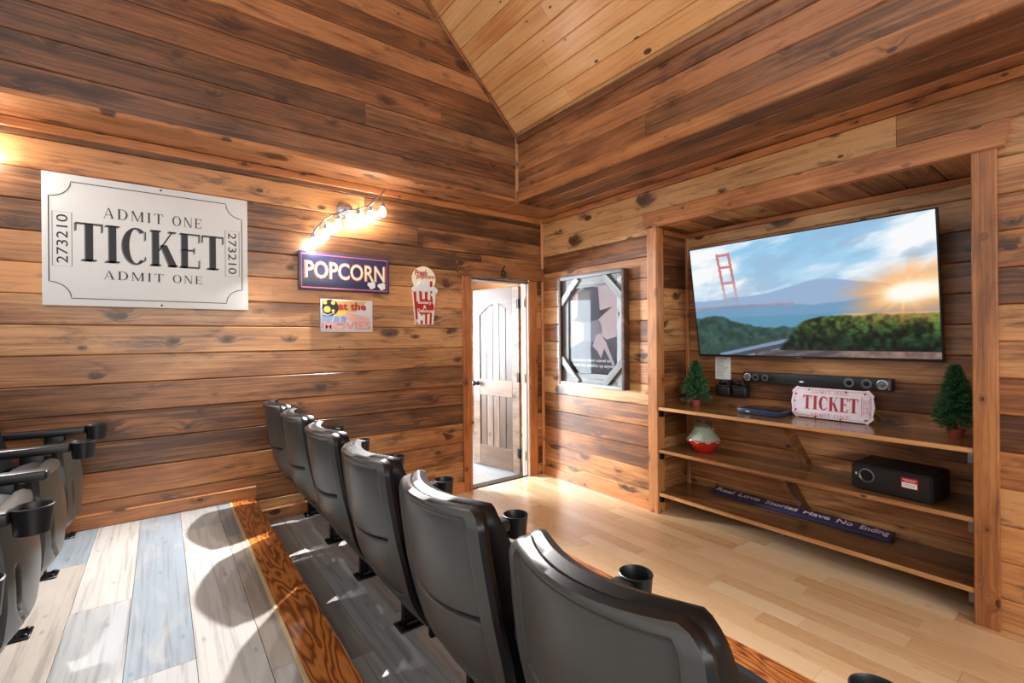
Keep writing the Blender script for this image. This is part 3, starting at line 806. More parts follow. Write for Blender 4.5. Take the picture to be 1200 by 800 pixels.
FR = ['black theater seat at the near end of the front row, cut by the picture bottom',
      'second black theater seat from the near end of the front row',
      'third black theater seat from the near end of the front row',
      'fourth black theater seat counted from the near end of front row',
      'front-row black theater seat next to the last one by the left wall',
      'farthest front-row black theater seat, right against the left plank wall']
for i in range(6):
    s = theater_seat(0.91, 0.5675 + PIT * i, ZF, FR[i], 'theater seats of the front row', near=(i == 0))
RRL = ['nearest rear-row seat with flipped-up pan, mostly outside the left picture edge',
       'rear-row seat with flipped-up taupe pan below the large round cup holder',
       'middle rear-row seat with flipped-up pan beside the armrest lacking a cup holder',
       'rear-row seat with flipped-up pan closest to the left plank wall']
for i in range(4):
    theater_seat(-0.48, 1.6975 + PIT * i, ZR, RRL[i], 'theater seats of the rear row', near=(i == 0), cup=(i != 1))

# ------------------------------------------------------------------ signs on the left wall (local front = -y)
def wall_thing(name, label, cat, x, z, y=YL, group=None): return thing(name, label, cat, (x, y - 0.002, z), 0, group)


t = wall_thing('ticket_sign', 'large white canvas ticket sign reading ADMIT ONE on left plank wall', 'sign', -0.0265, 1.645)
w, h, f = 0.5105, 0.763, -0.052
boxo('canvas_panel', -w, w, f, 0, 0, h, WHITE, t, 0.003)
r_ = 0.093
def notch(cx, cz, a0, a1, n=12): return [(cx + r_ * math.cos(a0 + (a1 - a0) * i / n), cz + r_ * math.sin(a0 + (a1 - a0) * i / n)) for i in range(n + 1)]
L_, R_, B_, T_ = -0.482, 0.476, 0.043, 0.72
pts = notch(R_, B_, PI, PI / 2) + notch(R_, T_, 3 * PI / 2, PI) + notch(L_, T_, 0, -PI / 2) + notch(L_, B_, PI / 2, 0)
bm = bmesh.new(); stroke(bm, pts, 0.0045, f - 0.0012, 0.0012, True); fin('border_line', bm, INK, t, None, 'thin black border with notched corners')
serif('letter_shadow', 'TICKET', -0.376, 0.362, 0.262, 0.484, f - 0.0008, GREYINK, t, 0.07, 0.2, 0.03, label='grey shading around the word TICKET')
serif('lettering', 'TICKET', -0.37, 0.368, 0.268, 0.49, f - 0.0015, INK, t, 0.07, 0.2, 0.03, label='large black word TICKET')
for z0, z1, nm in ((0.532, 0.594, 'upper'), (0.164, 0.215, 'lower')):
    serif('lettering', 'ADMIT', -0.247, 0.04, z0, z1, f - 0.0015, INK, t, 0.28, 0.14, 0.045, label=nm + ' word ADMIT in small black capitals')
    serif('lettering', 'ONE', 0.088, 0.243, z0, z1, f - 0.0015, INK, t, 0.28, 0.14, 0.045, label=nm + ' word ONE in small black capitals')
for sx, rot in ((-1, PI / 2), (1, -PI / 2)):
    cx = sx * 0.4225 - 0.004
    text('number', '273210', cx - 0.024, cx + 0.024, 0.245, 0.525, f - 0.0015, INK, t, 0.001, rot, label='black number 273210 set sideways')
    bm = bmesh.new(); stroke(bm, [(cx - 0.041, 0.228), (cx + 0.041, 0.228), (cx + 0.041, 0.54), (cx - 0.041, 0.54)], 0.003, f - 0.001, 0.001, True); fin('number_frame', bm, GREYINK, t)
for cx, cz in ((0.03, 0.016), (0.03, h - 0.016)):
    bm = bmesh.new(); lathe(bm, [(0.004, f - 0.004), (0.006, f - 0.002), (0.006, f)], 8, (cx, 0, cz), 'y'); fin('nail', bm, STEEL, t)

NAVY = plain('navy_sign_paint', lin(62, 62, 102), 0.32, 0, 0.5, 0.25, coat=0.3)
PINK = plain('pink_line_paint', lin(206, 110, 130), 0.4)
CREAML = plain('cream_letter_paint', lin(255, 240, 208), 0.4)
ORG = plain('orange_outline_paint', lin(214, 130, 96), 0.4)
RED = plain('red_paint', lin(188, 30, 40), 0.4, 0, 0.5, 0.12, nscale=30)
YEL = plain('yellow_paint', lin(236, 200, 96), 0.4)
t = wall_thing('popcorn_sign', 'dark blue POPCORN sign with pink border line under the track light', 'sign', 1.173, 1.813)
w, h, f = 0.353, 0.293, -0.03
boxo('sign_panel', -w, w, f, 0, 0, h, NAVY, t, 0.004)
bm = bmesh.new(); a = 0.02
rr = [(-w + a, a), (w - a, a), (w - a, h - a), (-w + a, h - a)]
stroke(bm, rr, 0.009, f - 0.001, 0.001, True); fin('border_line', bm, PINK, t)
text('letter_outline', 'POPCORN', -0.315, 0.32, 0.087, 0.227, f - 0.0008, ORG, t, 0.0008, bold=0.035, label='orange outline around the word')
text('lettering', 'POPCORN', -0.305, 0.31, 0.094, 0.22, f - 0.0018, CREAML, t, 0.001, bold=0.008, label='cream word POPCORN')
for cx, cz in ((0.20, 0.06), (0.285, 0.055)):
    bm = bmesh.new()
    for dx, dz, q in ((-0.016, 0.008, 0.018), (0.012, 0.014, 0.02), (0.0, -0.012, 0.017), (0.018, -0.006, 0.014)):
        poly(bm, circ(cx + dx, cz + dz, q, 14), f - 0.002 - 0.0002 * len(bm.verts) / 28, 0.002)
    fin('popcorn_kernel', bm, WHITE, t, label='white painted popcorn kernel')

t = wall_thing('movies_sign', 'small colourful square-cornered sign reading at the MOVIES', 'sign', 1.18, 1.495)
w, h, f = 0.204, 0.256, -0.02
PALEB = plain('pale_sign_paint', lin(226, 222, 220), 0.35)
boxo('sign_panel', -w, w, f, 0, 0, h, PALEB, t, 0.003)
SAND = plain('sand_paint', lin(226, 176, 106), 0.4); SKYB = plain('grey_blue_paint', lin(140, 158, 196), 0.4); ROSE = plain('rose_paint', lin(232, 176, 164), 0.4)
polyo('colour_patch', [(-0.19, 0.15), (0.06, 0.16), (0.12, 0.2), (0.15, 0.245), (-0.19, 0.245)], f - 0.0008, SAND, t, label='sand coloured background band')
polyo('colour_patch', [(-0.195, 0.03), (-0.02, 0.06), (0.0, 0.13), (-0.08, 0.12), (-0.195, 0.16)], f - 0.001, SKYB, t, label='blue background patch')
polyo('colour_patch', [(-0.12, 0.135), (-0.06, 0.12), (-0.02, 0.14), (0.0, 0.165), (-0.05, 0.18), (-0.1, 0.16)], f - 0.0012, YEL, t, label='yellow splash')
polyo('film_reel', circ(-0.13, 0.19, 0.062, 24), f - 0.0016, INK, t, label='black film reel')
bm = bmesh.new()
for cx, cz, q in ((-0.155, 0.175, 0.026), (-0.11, 0.228, 0.016), (-0.17, 0.228, 0.015), (-0.11, 0.165, 0.012)): poly(bm, circ(cx, cz, q, 18), f - 0.0022, 0.001)
fin('reel_hole', bm, YEL, t, None, 'yellow holes of the film reel')
text('lettering', 'at the', -0.072, 0.15, 0.175, 0.235, f - 0.0026, RED, t, 0.001, bold=0.03, label='red words at the')
polyo('ticket_print', [(-0.03, 0.125), (0.0, 0.16), (0.175, 0.115), (0.18, 0.07), (0.02, 0.09)], f - 0.0018, ROSE, t, label='pink ticket shape')
text('lettering', 'MOVIES', -0.185, 0.19, 0.018, 0.082, f - 0.0028, plain('salmon_paint', lin(224, 150, 140), 0.4), t, 0.001, bold=0.03, label='salmon word MOVIES')
for ln in ([(-0.19, 0.14), (-0.15, 0.13), (-0.1, 0.15)], [(-0.1, 0.13), (-0.12, 0.08), (-0.1, 0.05)], [(-0.06, 0.12), (-0.055, 0.06)]):
    bm = bmesh.new(); stroke(bm, ln, 0.005, f - 0.0024); fin('film_strip_line', bm, WHITE, t)

t = wall_thing('popcorn_bucket_sign', 'red and white striped popcorn bucket cut-out sign left of the door', 'sign', 1.853, 1.563)
f = -0.02
polyo('price_disc', circ(0.0, 0.40, 0.112, 36), f + 0.004, CREAML, t, 0.012, 'cream round disc')
bk = [(-0.085, 0.0), (0.085, 0.0), (0.112, 0.30), (-0.112, 0.30)]
polyo('bucket', bk, f, plain('bucket_cream', lin(244, 232, 212), 0.4), t, 0.02)
for k in range(4):
    a0, a1 = -1 + (2 * k + 0.15) * 0.25, -1 + (2 * k + 1.05) * 0.25
    polyo('red_stripe', [(a0 * 0.085, 0.002), (a1 * 0.085, 0.002), (a1 * 0.112, 0.298), (a0 * 0.112, 0.298)], f - 0.001, RED, t, 0.001)
bm = bmesh.new(); r = random.Random(2)
for k in range(26):
    u = r.uniform(-1, 1); q = r.uniform(0.016, 0.026); v_ = r.uniform(0, 1) * (1 - abs(u)) * 0.075
    poly(bm, circ(u * 0.105, 0.295 + v_ + 0.008, q, 12), f - 0.003 - 0.0003 * k, 0.012)
fin('popcorn_heap', bm, WHITE, t, None, 'white heap of popcorn')
polyo('oval_badge', circ(0.0, 0.155, 0.092, 28, 0.068), f - 0.0025, RED, t, 0.0015, 'red oval badge')
CRL = CREAML
text('lettering', 'Buttery', -0.062, 0.066, 0.172, 0.208, f - 0.004, CRL, t, 0.001, bold=0.02); text('lettering', '&', -0.014, 0.016, 0.14, 0.168, f - 0.004, CRL, t, 0.001, bold=0.02)
text('lettering', 'Delicious', -0.07, 0.074, 0.104, 0.136, f - 0.004, CRL, t, 0.001, bold=0.02)
text('lettering', 'Fresh', -0.09, 0.03, 0.43, 0.478, f + 0.003, RED, t, 0.001, bold=0.03, shear=0.15); text('lettering', 'popcorn', -0.075, 0.1, 0.392, 0.432, f + 0.003, RED, t, 0.001, bold=0.02, shear=0.15)
text('lettering', '1', 0.055, 0.08, 0.32, 0.385, f + 0.003, RED, t, 0.001, bold=0.05)
for kk in (((-0.06, 0.03, 0.02), (-0.035, 0.055, 0.022), (-0.05, 0.075, 0.017)), ((0.08, 0.265, 0.018), (0.09, 0.24, 0.016))):
    bm = bmesh.new()
    for n_, (cx, cz, q) in enumerate(kk): poly(bm, circ(cx, cz, q, 12), f - 0.003 - 0.0002 * n_, 0.002)
    fin('popcorn_kernel', bm, WHITE, t)

# ------------------------------------------------------------------ track light with glowing bulbs
GLOW = emit('bulb_glow', (1.0, 0.95, 0.88, 1), BULB)


def track_light(dx, label, group):
    t = wall_thing('track_light', label, 'wall lamp', 1.17 + dx, 2.46, YL, group)
    bm = bmesh.new(); lathe(bm, [(0.065, 0.0), (0.065, -0.018), (0.055, -0.026), (0.012, -0.028), (0.012, -0.09)], 28, (0, 0, 0), 'y'); fin('canopy', bm, CHROME, t, 40)
    R = [(.883, 2.18), (.915, 2.235), (.942, 2.281), (.991, 2.346), (1.067, 2.40), (1.152, 2.437), (1.21, 2.452), (1.272, 2.472), (1.348, 2.516), (1.413, 2.582), (1.471, 2.662)]
    bm = bmesh.new(); tube(bm, [(x - 1.17, -0.09, z - 2.46) for x, z in R], 0.007, 8); fin('rail', bm, CHROME, t, 60)
    for k, (x, z) in enumerate(((.912, 2.185), (.998, 2.258), (1.093, 2.345), (1.251, 2.408), (1.347, 2.452), (1.447, 2.50))):
        lx, lz = x - 1.17, z - 2.46
        b2 = bmesh.new(); lathe(b2, [(0.004, 0.06), (0.006, 0.03), (0.016, 0.026), (0.020, -0.006), (0.012, -0.012)], 14, (lx, -0.09, lz + 0.02)); fin('lamp_socket', b2, CHROME, t, 40)
        b3 = bmesh.new(); lathe(b3, [(0.010, 0.012), (0.022, -0.006), (0.030, -0.03), (0.026, -0.05), (0.012, -0.062), (0.001, -0.064)], 16, (lx, -0.09, lz)); fin('bulb', b3, GLOW, t, 60)
        if k in (0, 2, 4):
            l = bpy.data.lights.new('track_spot', 'SPOT'); l.energy = SPOT[k]; l.spot_size = math.radians(100); l.spot_blend = 0.8
            l.shadow_soft_size = 0.022; l.color = (1.0, 0.97, 0.94)
            lo = bpy.data.objects.new('track_spot', l); COL.objects.link(lo); lo.parent = t; lo.location = (lx, -0.125, lz - 0.07)
            lo.rotation_euler = Vector((-0.85, -1.1, -1.3)).to_track_quat('-Z', 'Y').to_euler()


track_light(0, 'wavy chrome track light with six glowing bulbs above the blue popcorn sign', 'wavy track lights on the left wall')
track_light(-2.2, 'wavy chrome track light farther left, outside the picture edge', 'wavy track lights on the left wall')

# ------------------------------------------------------------------ things on the front wall (local x runs right, front = -y)
def front_thing(name, label, cat, y, z, x=XT, group=None, rz=0): return thing(name, label, cat, (x, y, z), -PI / 2 + rz, group)


t = front_thing('framed_poster', 'cowboy poster in a weathered barnwood frame with corner braces beside the niche', 'poster', 3.011, 0.975, XT - 0.002)
w, h, f = 0.413, 1.054, -0.07
for a in ((-w, -w + 0.03, 0, h), (w - 0.03, w, 0, h)): boxo('frame_side', a[0], a[1], f, 0, a[2], a[3], GREYB, t, 0.003)
for a in ((-w + 0.03, w - 0.03, 0, 0.03), (-w + 0.03, w - 0.03, h - 0.03, h)): 
    boxo('frame_rail', a[0], a[1], f, 0, a[2], a[3], GREYW, t, 0.003)
boxo('backing_board', -w + 0.03, w - 0.03, -0.012, -0.004, 0.03, h - 0.03, GREYB, t)
for s in (-1, 1):
    x0, x1 = sorted((s * (w - 0.03), s * (w - 0.11))); o = plank('inner_slat', ((x0 + x1) / 2, -0.036, h / 2), (0, 0, 1), (0, -1, 0), h - 0.06, 0.08, 0.022, GREYW, t, 0.002, 0)
for zc in (0.075, h - 0.075): plank('inner_slat', (0, -0.038, zc), (1, 0, 0), (0, -1, 0), 2 * w - 0.22, 0.09, 0.022, GREYW, t, 0.002, 0)
for sx in (-1, 1):
    for sz, zc in ((-1, 0.145), (1, h - 0.145)):
        d = Vector((1, 0, sx * sz * -1)).normalized()
        plank('corner_brace', (sx * (w - 0.135), -0.058, zc), d, (0, -1, 0), 0.32, 0.062, 0.018, GREYW, t, 0.002, 0)
PW, P0, P1 = 0.302, 0.11, h - 0.11
PGREY = plain('poster_pale_ground', lin(200, 180, 182), 0.5); PDARK = plain('poster_dark_ink', lin(42, 52, 72), 0.5, noise=0.35, nscale=9)
pr = boxo('print', -PW, PW, -0.016, -0.0125, P0, P1, PGREY, t, label='printed cowboy picture')
dk = polyo('hat_print', [(-0.27, 0.63), (-0.20, 0.655), (-0.19, 0.90), (-0.06, 0.945), (0.07, 0.925), (0.09, 0.71), (0.24, 0.735), (0.12, 0.66), (0.07, 0.625), (-0.10, 0.60)], -0.0168, PDARK, pr, 0.0007)
polyo('face_print', [(-0.12, 0.61), (0.07, 0.63), (0.105, 0.58), (0.12, 0.52), (0.10, 0.47), (0.07, 0.42), (-0.02, 0.40), (-0.12, 0.42)], -0.0166, plain('poster_mid_ink', lin(120, 116, 128), 0.5), pr, 0.0005)
polyo('coat_print', [(-0.30, P0 + 0.005), (0.30, P0 + 0.005), (0.30, 0.47), (0.17, 0.44), (0.08, 0.50), (0.0, 0.42), (-0.12, 0.43), (-0.30, 0.36)], -0.0167, PDARK, pr, 0.0006)
polyo('neckerchief_print', [(0.04, 0.48), (0.09, 0.50), (0.16, 0.42), (0.26, 0.22), (0.24, 0.20), (0.14, 0.36), (0.10, 0.27), (0.06, 0.33), (0.0, 0.38)], -0.0172, PGREY, pr, 0.0005)
text('lettering', 'Courage is being scared to', -0.265, 0.21, 0.225, 0.262, -0.0178, WHITE, pr, 0.0004, bold=0.02)
text('lettering', 'death but saddling up anyway', -0.265, 0.275, 0.175, 0.215, -0.0178, WHITE, pr, 0.0004, bold=0.02)
g2 = NT('picture_glass'); g2.fin((1, 1, 1, 1), 0.0); g2.b.inputs['Transmission Weight'].default_value = 1.0; g2.b.inputs['IOR'].default_value = 1.5
boxo('glass_pane', -PW - 0.01, PW + 0.01, -0.022, -0.0195, P0 - 0.01, P1 + 0.01, g2.m, t)

# ------------------------------------------------------------------ television
def vnoise(u, v, seed):
    ui, vi = np.floor(u).astype(int), np.floor(v).astype(int); fu, fv = u - ui, v - vi
    fu = fu * fu * (3 - 2 * fu); fv = fv * fv * (3 - 2 * fv)
    def hsh(a, b):
        x = np.sin(a * 127.1 + b * 311.7 + seed * 74.7) * 43758.5453
        return x - np.floor(x)
    return (hsh(ui, vi) * (1 - fu) + hsh(ui + 1, vi) * fu) * (1 - fv) + (hsh(ui, vi + 1) * (1 - fu) + hsh(ui + 1, vi + 1) * fu) * fv


def fbm(u, v, seed, o=5):
    s = 0; a = 0.5
    for i in range(o): s = s + a * vnoise(u * 2 ** i, v * 2 ** i, seed + i); a *= 0.5
    return s / 0.97


def ss(a, b, x):
    t = np.clip((x - a) / (b - a), 0, 1); return t * t * (3 - 2 * t)


def screen_colors(U, V):
    """u right, v up, both 0..1; a bay with clouds, a bridge tower, terraces, hedges and a burst of light; sRGB 0..1"""
    asp = 1.75; X = U * asp
    C = lambda r, g, b: np.array([r, g, b]) / 255.0
    mixc = lambda img, c, m: img * (1 - m[..., None]) + c * m[..., None]
    t = ss(0.35, 1.0, V)[..., None]; img = C(196, 222, 240) * (1 - t) + C(140, 196, 232) * t
    cl = fbm(X * 1.6 + V * 1.2, V * 5.5 - X * 1.2, 3); img = mixc(img, C(246, 248, 250), ss(0.42, 0.68, cl) * ss(0.42, 0.62, V))
    cl2 = fbm(X * 3 + 7, V * 9 - X * 2.2, 11); img = mixc(img, C(150, 180, 210), ss(0.55, 0.75, cl2) * 0.6 * ss(0.4, 0.55, V))
    ridge = 0.50 + 0.10 * np.exp(-((U - 0.62) / 0.22) ** 2) + 0.03 * fbm(X * 4, X * 0, 21); img = mixc(img, C(150, 176, 208), ss(0.0, 0.012, ridge - V))
    ridge2 = 0.42 + 0.06 * fbm(X * 5, X * 0, 25); img = mixc(img, C(116, 156, 190), ss(0, 0.02, ridge2 - V))
    img = mixc(img, C(96, 150, 178), ss(0.0, 0.03, 0.36 - V))
    # far bridge tower: two legs and cross struts, with cables
    red = C(196, 112, 112); leg = np.zeros_like(U)
    for lx in (0.155, 0.215): leg = np.maximum(leg, (np.abs(U - lx - (V - 0.8) * (-0.06)) < 0.007) * (V > 0.40) * (V < 0.93))
    for vz in (0.91, 0.80, 0.66, 0.52): leg = np.maximum(leg, (np.abs(V - vz) < 0.012) * (U > 0.15 - (V - 0.8) * 0.06) * (U < 0.222 - (V - 0.8) * 0.06))
    cab = (np.abs(V - (0.42 + 0.5 * ((U - 0.02) / 0.13).clip(0, 1) ** 2)) < 0.004) * (U < 0.15) + (np.abs(V - (0.42 + 0.5 * ((0.5 - U) / 0.28).clip(0, 1) ** 2)) < 0.004) * (U > 0.22) * (U < 0.5)
    img = mixc(img, red, np.clip(leg, 0, 1) * ss(0.40, 0.75, V) * 0.9); img = mixc(img, C(170, 150, 160), np.clip(cab, 0, 1) * 0.5)
    deck = (np.abs(V - 0.44) < 0.010) * (U < 0.5); img = mixc(img, C(170, 130, 140), deck * 0.45)
    # wooded slope on the left, terraces in the middle, hedge on the right
    tre = fbm(X * 22, V * 26, 31); sl = 0.26 + 0.10 * np.exp(-((U - 0.08) / 0.14) ** 2) + 0.06 * fbm(X * 9, X * 0, 33) - 0.10 * U
    g = C(52, 78, 72) * (0.6 + 0.8 * tre)[..., None]; m = ss(0, 0.02, sl - V); img = img * (1 - m[..., None]) + g * m[..., None]
    top = 0.03 + 0.40 * (U - 0.12); ter = ss(0, 0.01, np.minimum(top, 0.30) - V) * (U > 0.12)
    st = 0.5 + 0.5 * np.sin((V - 0.40 * U) * 95); g = C(108, 124, 146) * (0.62 + 0.55 * (st > 0.6))[..., None]; img = img * (1 - ter[..., None]) + g * ter[..., None]
    pl = ss(0, 0.02, 0.36 - 0.02 * U - V) * ss(0.62, 0.72, U); img = mixc(img, C(206, 186, 168), pl)
    hed = fbm(X * 30, V * 30, 41, 4); h2 = fbm(X * 7, V * 7, 43)
    hz = 0.20 + 0.12 * ss(0.38, 0.62, U) + 0.025 * fbm(X * 10, X * 0, 45); hm = ss(0, 0.015, hz - V) * ss(0.40, 0.43, U - 0.45 * (V - 0.05)) * (V > 0.05)
    lit = ss(0.10, 0.30, V)[..., None]; g = (C(24, 40, 26) * (1 - lit) + C(74, 96, 44) * lit) * (0.35 + 1.3 * ss(0.2, 0.8, hed) * (0.4 + 0.8 * h2))[..., None]
    img = img * (1 - hm[..., None]) + g * hm[..., None]
    fl = ss(0, 0.01, 0.055 - V) * (U > 0.3); img = mixc(img, C(92, 66, 62), fl * (0.4 + 0.6 * hed))
    # burst of light near the right edge
    dx, dy = (U - 0.90) * asp, V - 0.47; d = np.sqrt((dx * np.where(dx > 0, 0.35, 0.75)) ** 2 + (dy * 1.25 - dx * 0.12) ** 2); ang = np.arctan2(dy, dx)
    ray = 0.85 + 0.3 * vnoise(ang * 7 + 40, d * 0 + 1, 51)
    img = mixc(img, C(250, 168, 96), ss(0.34, 0.06, d / ray) * 0.92); img = mixc(img, C(255, 236, 190), ss(0.18, 0.03, d / ray)); img = mixc(img, C(255, 252, 240), ss(0.11, 0.04, d))
    return np.clip(img, 0, 1)


TVW, TVH = 1.508, 0.871
t = thing('television', 'large flat television tilted forward above the shelves, bay scene on screen', 'television', (3.56, 1.38, 1.276), -PI / 2)
tilt = Matrix.Rotation(math.radians(9.3), 4, 'X')


def tv_part(o):
    o.matrix_local = tilt @ o.matrix_local; return o


tv_part(boxo('tv_body', -TVW / 2, TVW / 2, -0.004, 0.035, 0, TVH, BLACKP, t, 0.004))
bm = bmesh.new()
for a in ((-TVW / 2, -TVW / 2 + 0.008, 0, TVH), (TVW / 2 - 0.008, TVW / 2, 0, TVH), (-TVW / 2, TVW / 2, 0, 0.016), (-TVW / 2, TVW / 2, TVH - 0.008, TVH)): box(bm, a[0], a[1], -0.009, -0.004, a[2], a[3])
tv_part(fin('bezel', bm, BLACKP, t))
NU, NV = 300, 174
uu, vv = np.meshgrid(np.linspace(0, 1, NU + 1), np.linspace(0, 1, NV + 1))
X = -TVW / 2 + 0.008 + uu * (TVW - 0.016); Z = 0.016 + vv * (TVH - 0.024)
me = bpy.data.meshes.new('screen'); V_ = np.stack([X, np.full_like(X, -0.0055), Z], -1).reshape(-1, 3)
idx = np.arange((NU + 1) * (NV + 1)).reshape(NV + 1, NU + 1)
F = np.stack([idx[:-1, :-1], idx[:-1, 1:], idx[1:, 1:], idx[1:, :-1]], -1).reshape(-1, 4)
me.vertices.add(len(V_)); me.vertices.foreach_set('co', V_.ravel()); me.loops.add(F.size); me.loops.foreach_set('vertex_index', F.ravel().astype(np.int32))
me.polygons.add(len(F)); me.polygons.foreach_set('loop_start', np.arange(0, F.size, 4, dtype=np.int32)); me.update(calc_edges=True)
col = screen_colors(uu, vv).reshape(-1, 3); linc = np.where(col <= 0.04045, col / 12.92, ((col + 0.055) / 1.055) ** 2.4)
at = me.color_attributes.new('picture', 'FLOAT_COLOR', 'POINT'); at.data.foreach_set('color', np.concatenate([linc, np.ones((len(linc), 1))], 1).ravel())
s = NT('screen_picture'); a_ = s.n('ShaderNodeAttribute', attribute_name='picture'); s.fin((0.01, 0.01, 0.01, 1), 0.25)
s.t.links.new(a_.outputs['Color'], s.b.inputs['Emission Color']); s.b.inputs['Emission Strength'].default_value = 0.78
me.materials.append(s.m); tv_part(link('screen', me, None, t))
tv_part(boxo('brand_badge', -0.02, 0.02, -0.011, -0.009, 0.004, 0.010, GREYM, t, label='small silver badge'))
boxo('wall_mount', -0.12, 0.12, 0.03, 0.09, 0.25, 0.6, STEEL, t)

# ------------------------------------------------------------------ wall shelves in the niche
SXF = 3.212
EDGEW = pine('sanded_shelf_edge', lin(220, 172, 118), lin(196, 140, 88), lin(140, 92, 54), 0.25, 0.3)
for i, (zt, lb) in enumerate(((0.866, 'top wall shelf of dark glossy boards below the television'), (0.522, 'middle wall shelf of dark boards carrying the subwoofer'), (0.172, 'bottom wall shelf of dark boards just above the maple floor'))):
    t = thing('wall_shelf', lb, 'shelf', (NX - 0.002, 1.378, zt - 0.024), 0, 'shelves in the niche')
    wv = (NX - SXF) / 2
    for k in range(2):
        x = SXF + wv * (k + 0.5) - NX
        plank('shelf_board', (x, 0, 0.024), (0, 1, 0), (0, 0, 1), 1.83, wv - 0.004, 0.024, SHELFW, t, 0.003, 0.0004)
    o = plank('front_strip', (SXF - NX - 0.002, 0, 0.012), (0, -1, 0), (-1, 0, 0), 1.83, 0.025, 0.012, EDGEW, t, 0.002, 0); o['label'] = 'light sanded front edge'
    if i < 2:
        bm = bmesh.new(); tube(bm, [(SXF - NX + 0.13, 0.0, -0.004), (-0.012, 0.0, -0.30)], 0.030, 4); fin('diagonal_brace', bm, SHELFW, t)
        boxo('brace_cleat', -0.03, -0.004, -0.03, 0.03, -0.34, -0.28, SHELFW, t)
    else:
        boxo('shelf_tab', SXF - NX + 0.03, SXF - NX + 0.05, -0.02, 0.0, -0.03, 0.0, GREYM, t)
    for yy, m in ((0.905, STEEL), (-0.905, GREYM)):
        boxo('end_bracket', SXF - NX + 0.012, SXF - NX + 0.05, yy - 0.012, yy + 0.012, -0.055, 0.0, m, t, 0.003)

# soundbar, paper, pouches on the niche's back wall
t = thing('soundbar', 'long black soundbar with round drivers mounted below the television', 'soundbar', (NX - 0.002, 1.333, 1.083), -PI / 2)
boxo('housing', -0.46, 0.46, -0.062, 0, 0, 0.078, BLACKP, t, 0.006)
RIMG = plain('driver_rim_grey', lin(110, 114, 120), 0.3, 0.6)
for k, (x, q, mt) in enumerate(((-0.425, 0.029, CHROME), (-0.365, 0.024, RIMG), (-0.295, 0.024, RIMG), (0.235, 0.030, RIMG), (0.33, 0.030, RIMG), (0.412, 0.031, CHROME))):
    bm = bmesh.new(); lathe(bm, [(q, -0.062), (q, -0.066), (q * 0.82, -0.067), (q * 0.75, -0.063)], 22, (x, 0, 0.039), 'y'); d = fin('driver_ring', bm, mt, t, 40)
    bm = bmesh.new(); lathe(bm, [(q * 0.74, -0.0625), (q * 0.30, -0.0635), (q * 0.25, -0.067), (0.001, -0.068)], 22, (x, 0, 0.039), 'y'); fin('driver_cone', bm, GREYM if mt == CHROME else STEEL, d, 40)
boxo('end_cap', 0.44, 0.452, -0.0635, -0.062, 0.006, 0.072, RIMG, t)
boxo('logo_plate', -0.06, -0.035, -0.0635, -0.062, 0.022, 0.031, WHITE, t); boxo('control_strip', -0.11, 0.03, -0.06, -0.03, 0.078, 0.080, RIMG, t)

t = thing('paper_notice', 'white printed sheet taped to the niche wall under the television corner', 'notice', (NX - 0.002, 1.985, 1.085), -PI / 2)
boxo('sheet', -0.065, 0.065, -0.002, 0, 0, 0.182, WHITE, t)
bm = bmesh.new(); r = random.Random(4)
for k in range(15):
    z = 0.155 - k * 0.0095
    stroke(bm, [(-0.052, z), (-0.052 + r.uniform(0.05, 0.1), z)], 0.0022, -0.0028, 0.0006)
stroke(bm, [(-0.035, 0.170), (0.035, 0.170)], 0.006, -0.0028, 0.0006)
fin('printed_lines', bm, GREYINK, t)

t = thing('glasses_holder', 'pair of small black wall pouches holding dark gadgets left of the soundbar', 'holder', (NX - 0.002, 1.885, 0.955), -PI / 2)
DKB = plain('dark_pouch', lin(20, 22, 28), 0.45, 0, 0.5, 0.3, nscale=60)
for cx in (-0.068, 0.062):
    bm = bmesh.new(); box(bm, cx - 0.058, cx + 0.058, -0.075, -0.002, 0, 0.085, 0.016, 3); p = fin('pouch', bm, DKB, t, 40)
    boxo('pouch_rim', cx - 0.06, cx + 0.06, -0.078, -0.002, 0.080, 0.092, BLACKP, p, 0.006)
for cx, an in ((-0.085, 0.5), (-0.045, -0.4), (0.04, 0.7), (0.085, -0.6)):
    bm = bmesh.new(); box(bm, -0.032, 0.032, -0.012, 0.012, -0.03, 0.04, 0.008)
    fin('gadget', bm, STEEL, t, 40, None, Matrix.Translation((cx, -0.04, 0.085)) @ Matrix.Rotation(an, 4, 'Y'))
bm = bmesh.new(); tube(bm, [(-0.02, -0.02, 0.09), (-0.012, -0.03, 0.13), (0.005, -0.03, 0.14), (0.03, -0.02, 0.10)], 0.009, 6); fin('strap', bm, BLACKP, t, 60)

# disc player
t = thing('disc_player', 'slim dark blue-black disc player lying on the top shelf', 'disc player', (3.49, 1.585, 0.8665), -PI / 2 - 0.06)
BLUEB = plain('blue_black_case', lin(26, 34, 52), 0.32, 0, 0.5, 0.1)
boxo('case', -0.145, 0.145, -0.10, 0.10, 0.004, 0.042, BLUEB, t, 0.003)
boxo('front_panel', -0.143, 0.143, -0.104, -0.10, 0.006, 0.040, plain('player_front', lin(36, 48, 74), 0.25), t, 0.001)
boxo('logo_plate', -0.085, -0.055, -0.1052, -0.104, 0.020, 0.026, WHITE, t)
for a in (-0.13, 0.13):
    boxo('rubber_foot', a - 0.012, a + 0.012, -0.08, -0.06, 0, 0.004, BLACKP, t)
